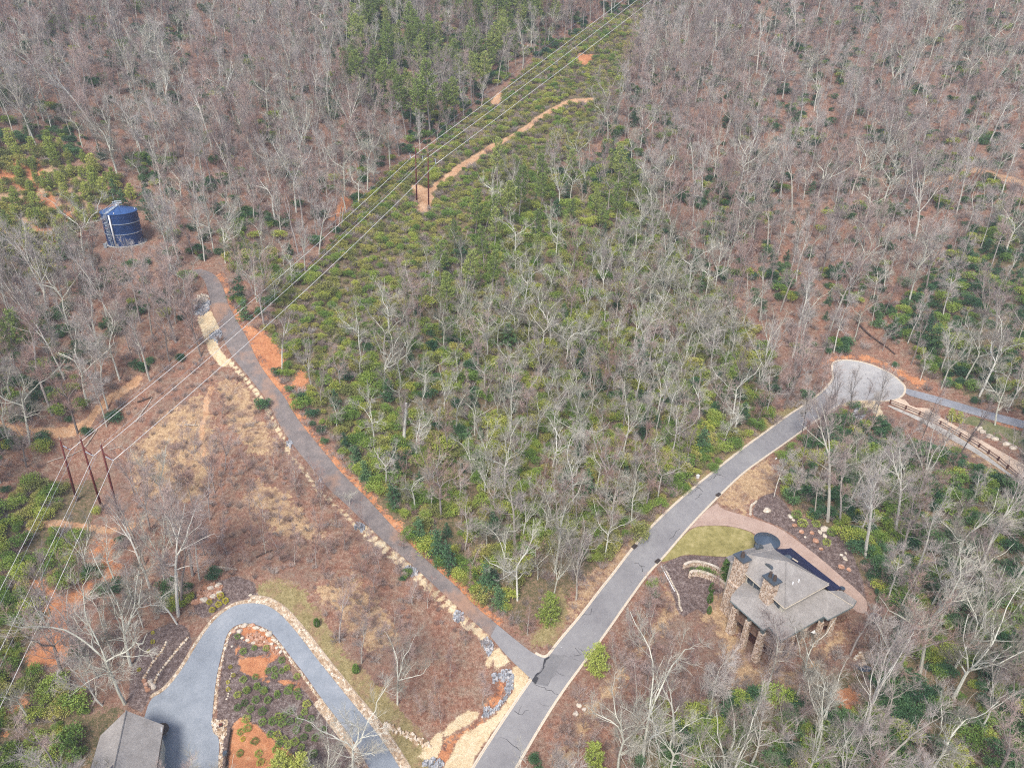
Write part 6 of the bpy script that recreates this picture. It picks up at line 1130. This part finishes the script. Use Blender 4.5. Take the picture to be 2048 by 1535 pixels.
GRP = {'bare_tree': 'bare trees on the slopes', 'sapling': 'leafless saplings', 'pine_tree': 'tall pines', 'young_pine': 'bushy young pines', 'hemlock_tree': 'hemlocks', 'evergreen_shrub': 'evergreen laurels and rhododendrons', 'bare_shrub': 'leafless brush', 'dead_tree': 'dead trunks', 'garden_shrub': 'garden shrubs', 'column_shrub': 'upright garden shrubs'}
SL = {'bare_tree': 'bare grey forest covering the slopes', 'sapling': 'thin leafless saplings under the forest', 'pine_tree': 'farther pines', 'young_pine': 'farther young pines', 'hemlock_tree': 'farther hemlocks', 'evergreen_shrub': 'evergreen undergrowth of laurel and rhododendron', 'bare_shrub': 'leafless brush over the ground'}
count = {}
for kind, L_ in PL.items():
    for i in L_:
        a_, b_, d_ = proj((i['x'], i['y'], i['z'])); a2, b2, d2_ = proj((i['x'], i['y'], i['z'] + i['h'])); i['px'], i['py'] = a_, b_; cx, cy = (a_ + a2) / 2, (b_ + b2) / 2
        vis = -15 < cx < 2063 and -10 < cy < 1545; i['size'] = (i['h'] / d_) if vis else 0
        if i['note']: i['size'] += 1
    L_.sort(key=lambda i: -i['size']); head = [i for i in L_[:300] if i['size'] > 0]; tail = L_[len(head):]
    groups_ = {}
    for i in head:
        dl = [math.hypot(i['px'] - l_[1], i['py'] - l_[2]) for l_ in LM]; k_ = int(np.argmin(dl)); i['lm'], i['ld'] = k_, dl[k_]
        look = LOOK[kind][i['v']]
        if i['note'] == 'dark': look = 'dark bare tree before the turning circle'
        elif i['note']: look = i['note']
        elif kind in ('bare_tree', 'pine_tree', 'sapling'): pass
        i['look'] = look; groups_.setdefault((look, k_ if not (i['note']) else -1), []).append(i)
    for (look, k_), g_ in groups_.items():
        if k_ == -1: g_.sort(key=lambda i: i['px'])
        else: g_.sort(key=lambda i: i['ld'])
        for r_, i in enumerate(g_):
            if k_ == -1: lab = look if len(g_) == 1 else '%s, %s' % (look, ('leftmost' if r_ == 0 else ORD[r_].replace(' nearest', '') + ' from the left'))
            elif r_ >= len(ORD): lab = '%s in the thick growth farther out from %s' % (look, LM[k_][0])
            else: lab = '%s, %s %s' % (look, ORD[r_] if len(g_) > 1 else 'close', 'to ' + LM[k_][0])
            place(kind, i, lab, GRP[kind])
    count[kind] = (len(head), len(tail))
    stuff_gn({'bare_tree': 'forest', 'sapling': 'sapling_thicket', 'pine_tree': 'pine_wood', 'young_pine': 'pine_thicket', 'hemlock_tree': 'hemlock_wood', 'evergreen_shrub': 'undergrowth', 'bare_shrub': 'brush'}.get(kind, kind + '_rest'), kind, tail, SL.get(kind, kind))
print('PLANTS', count)
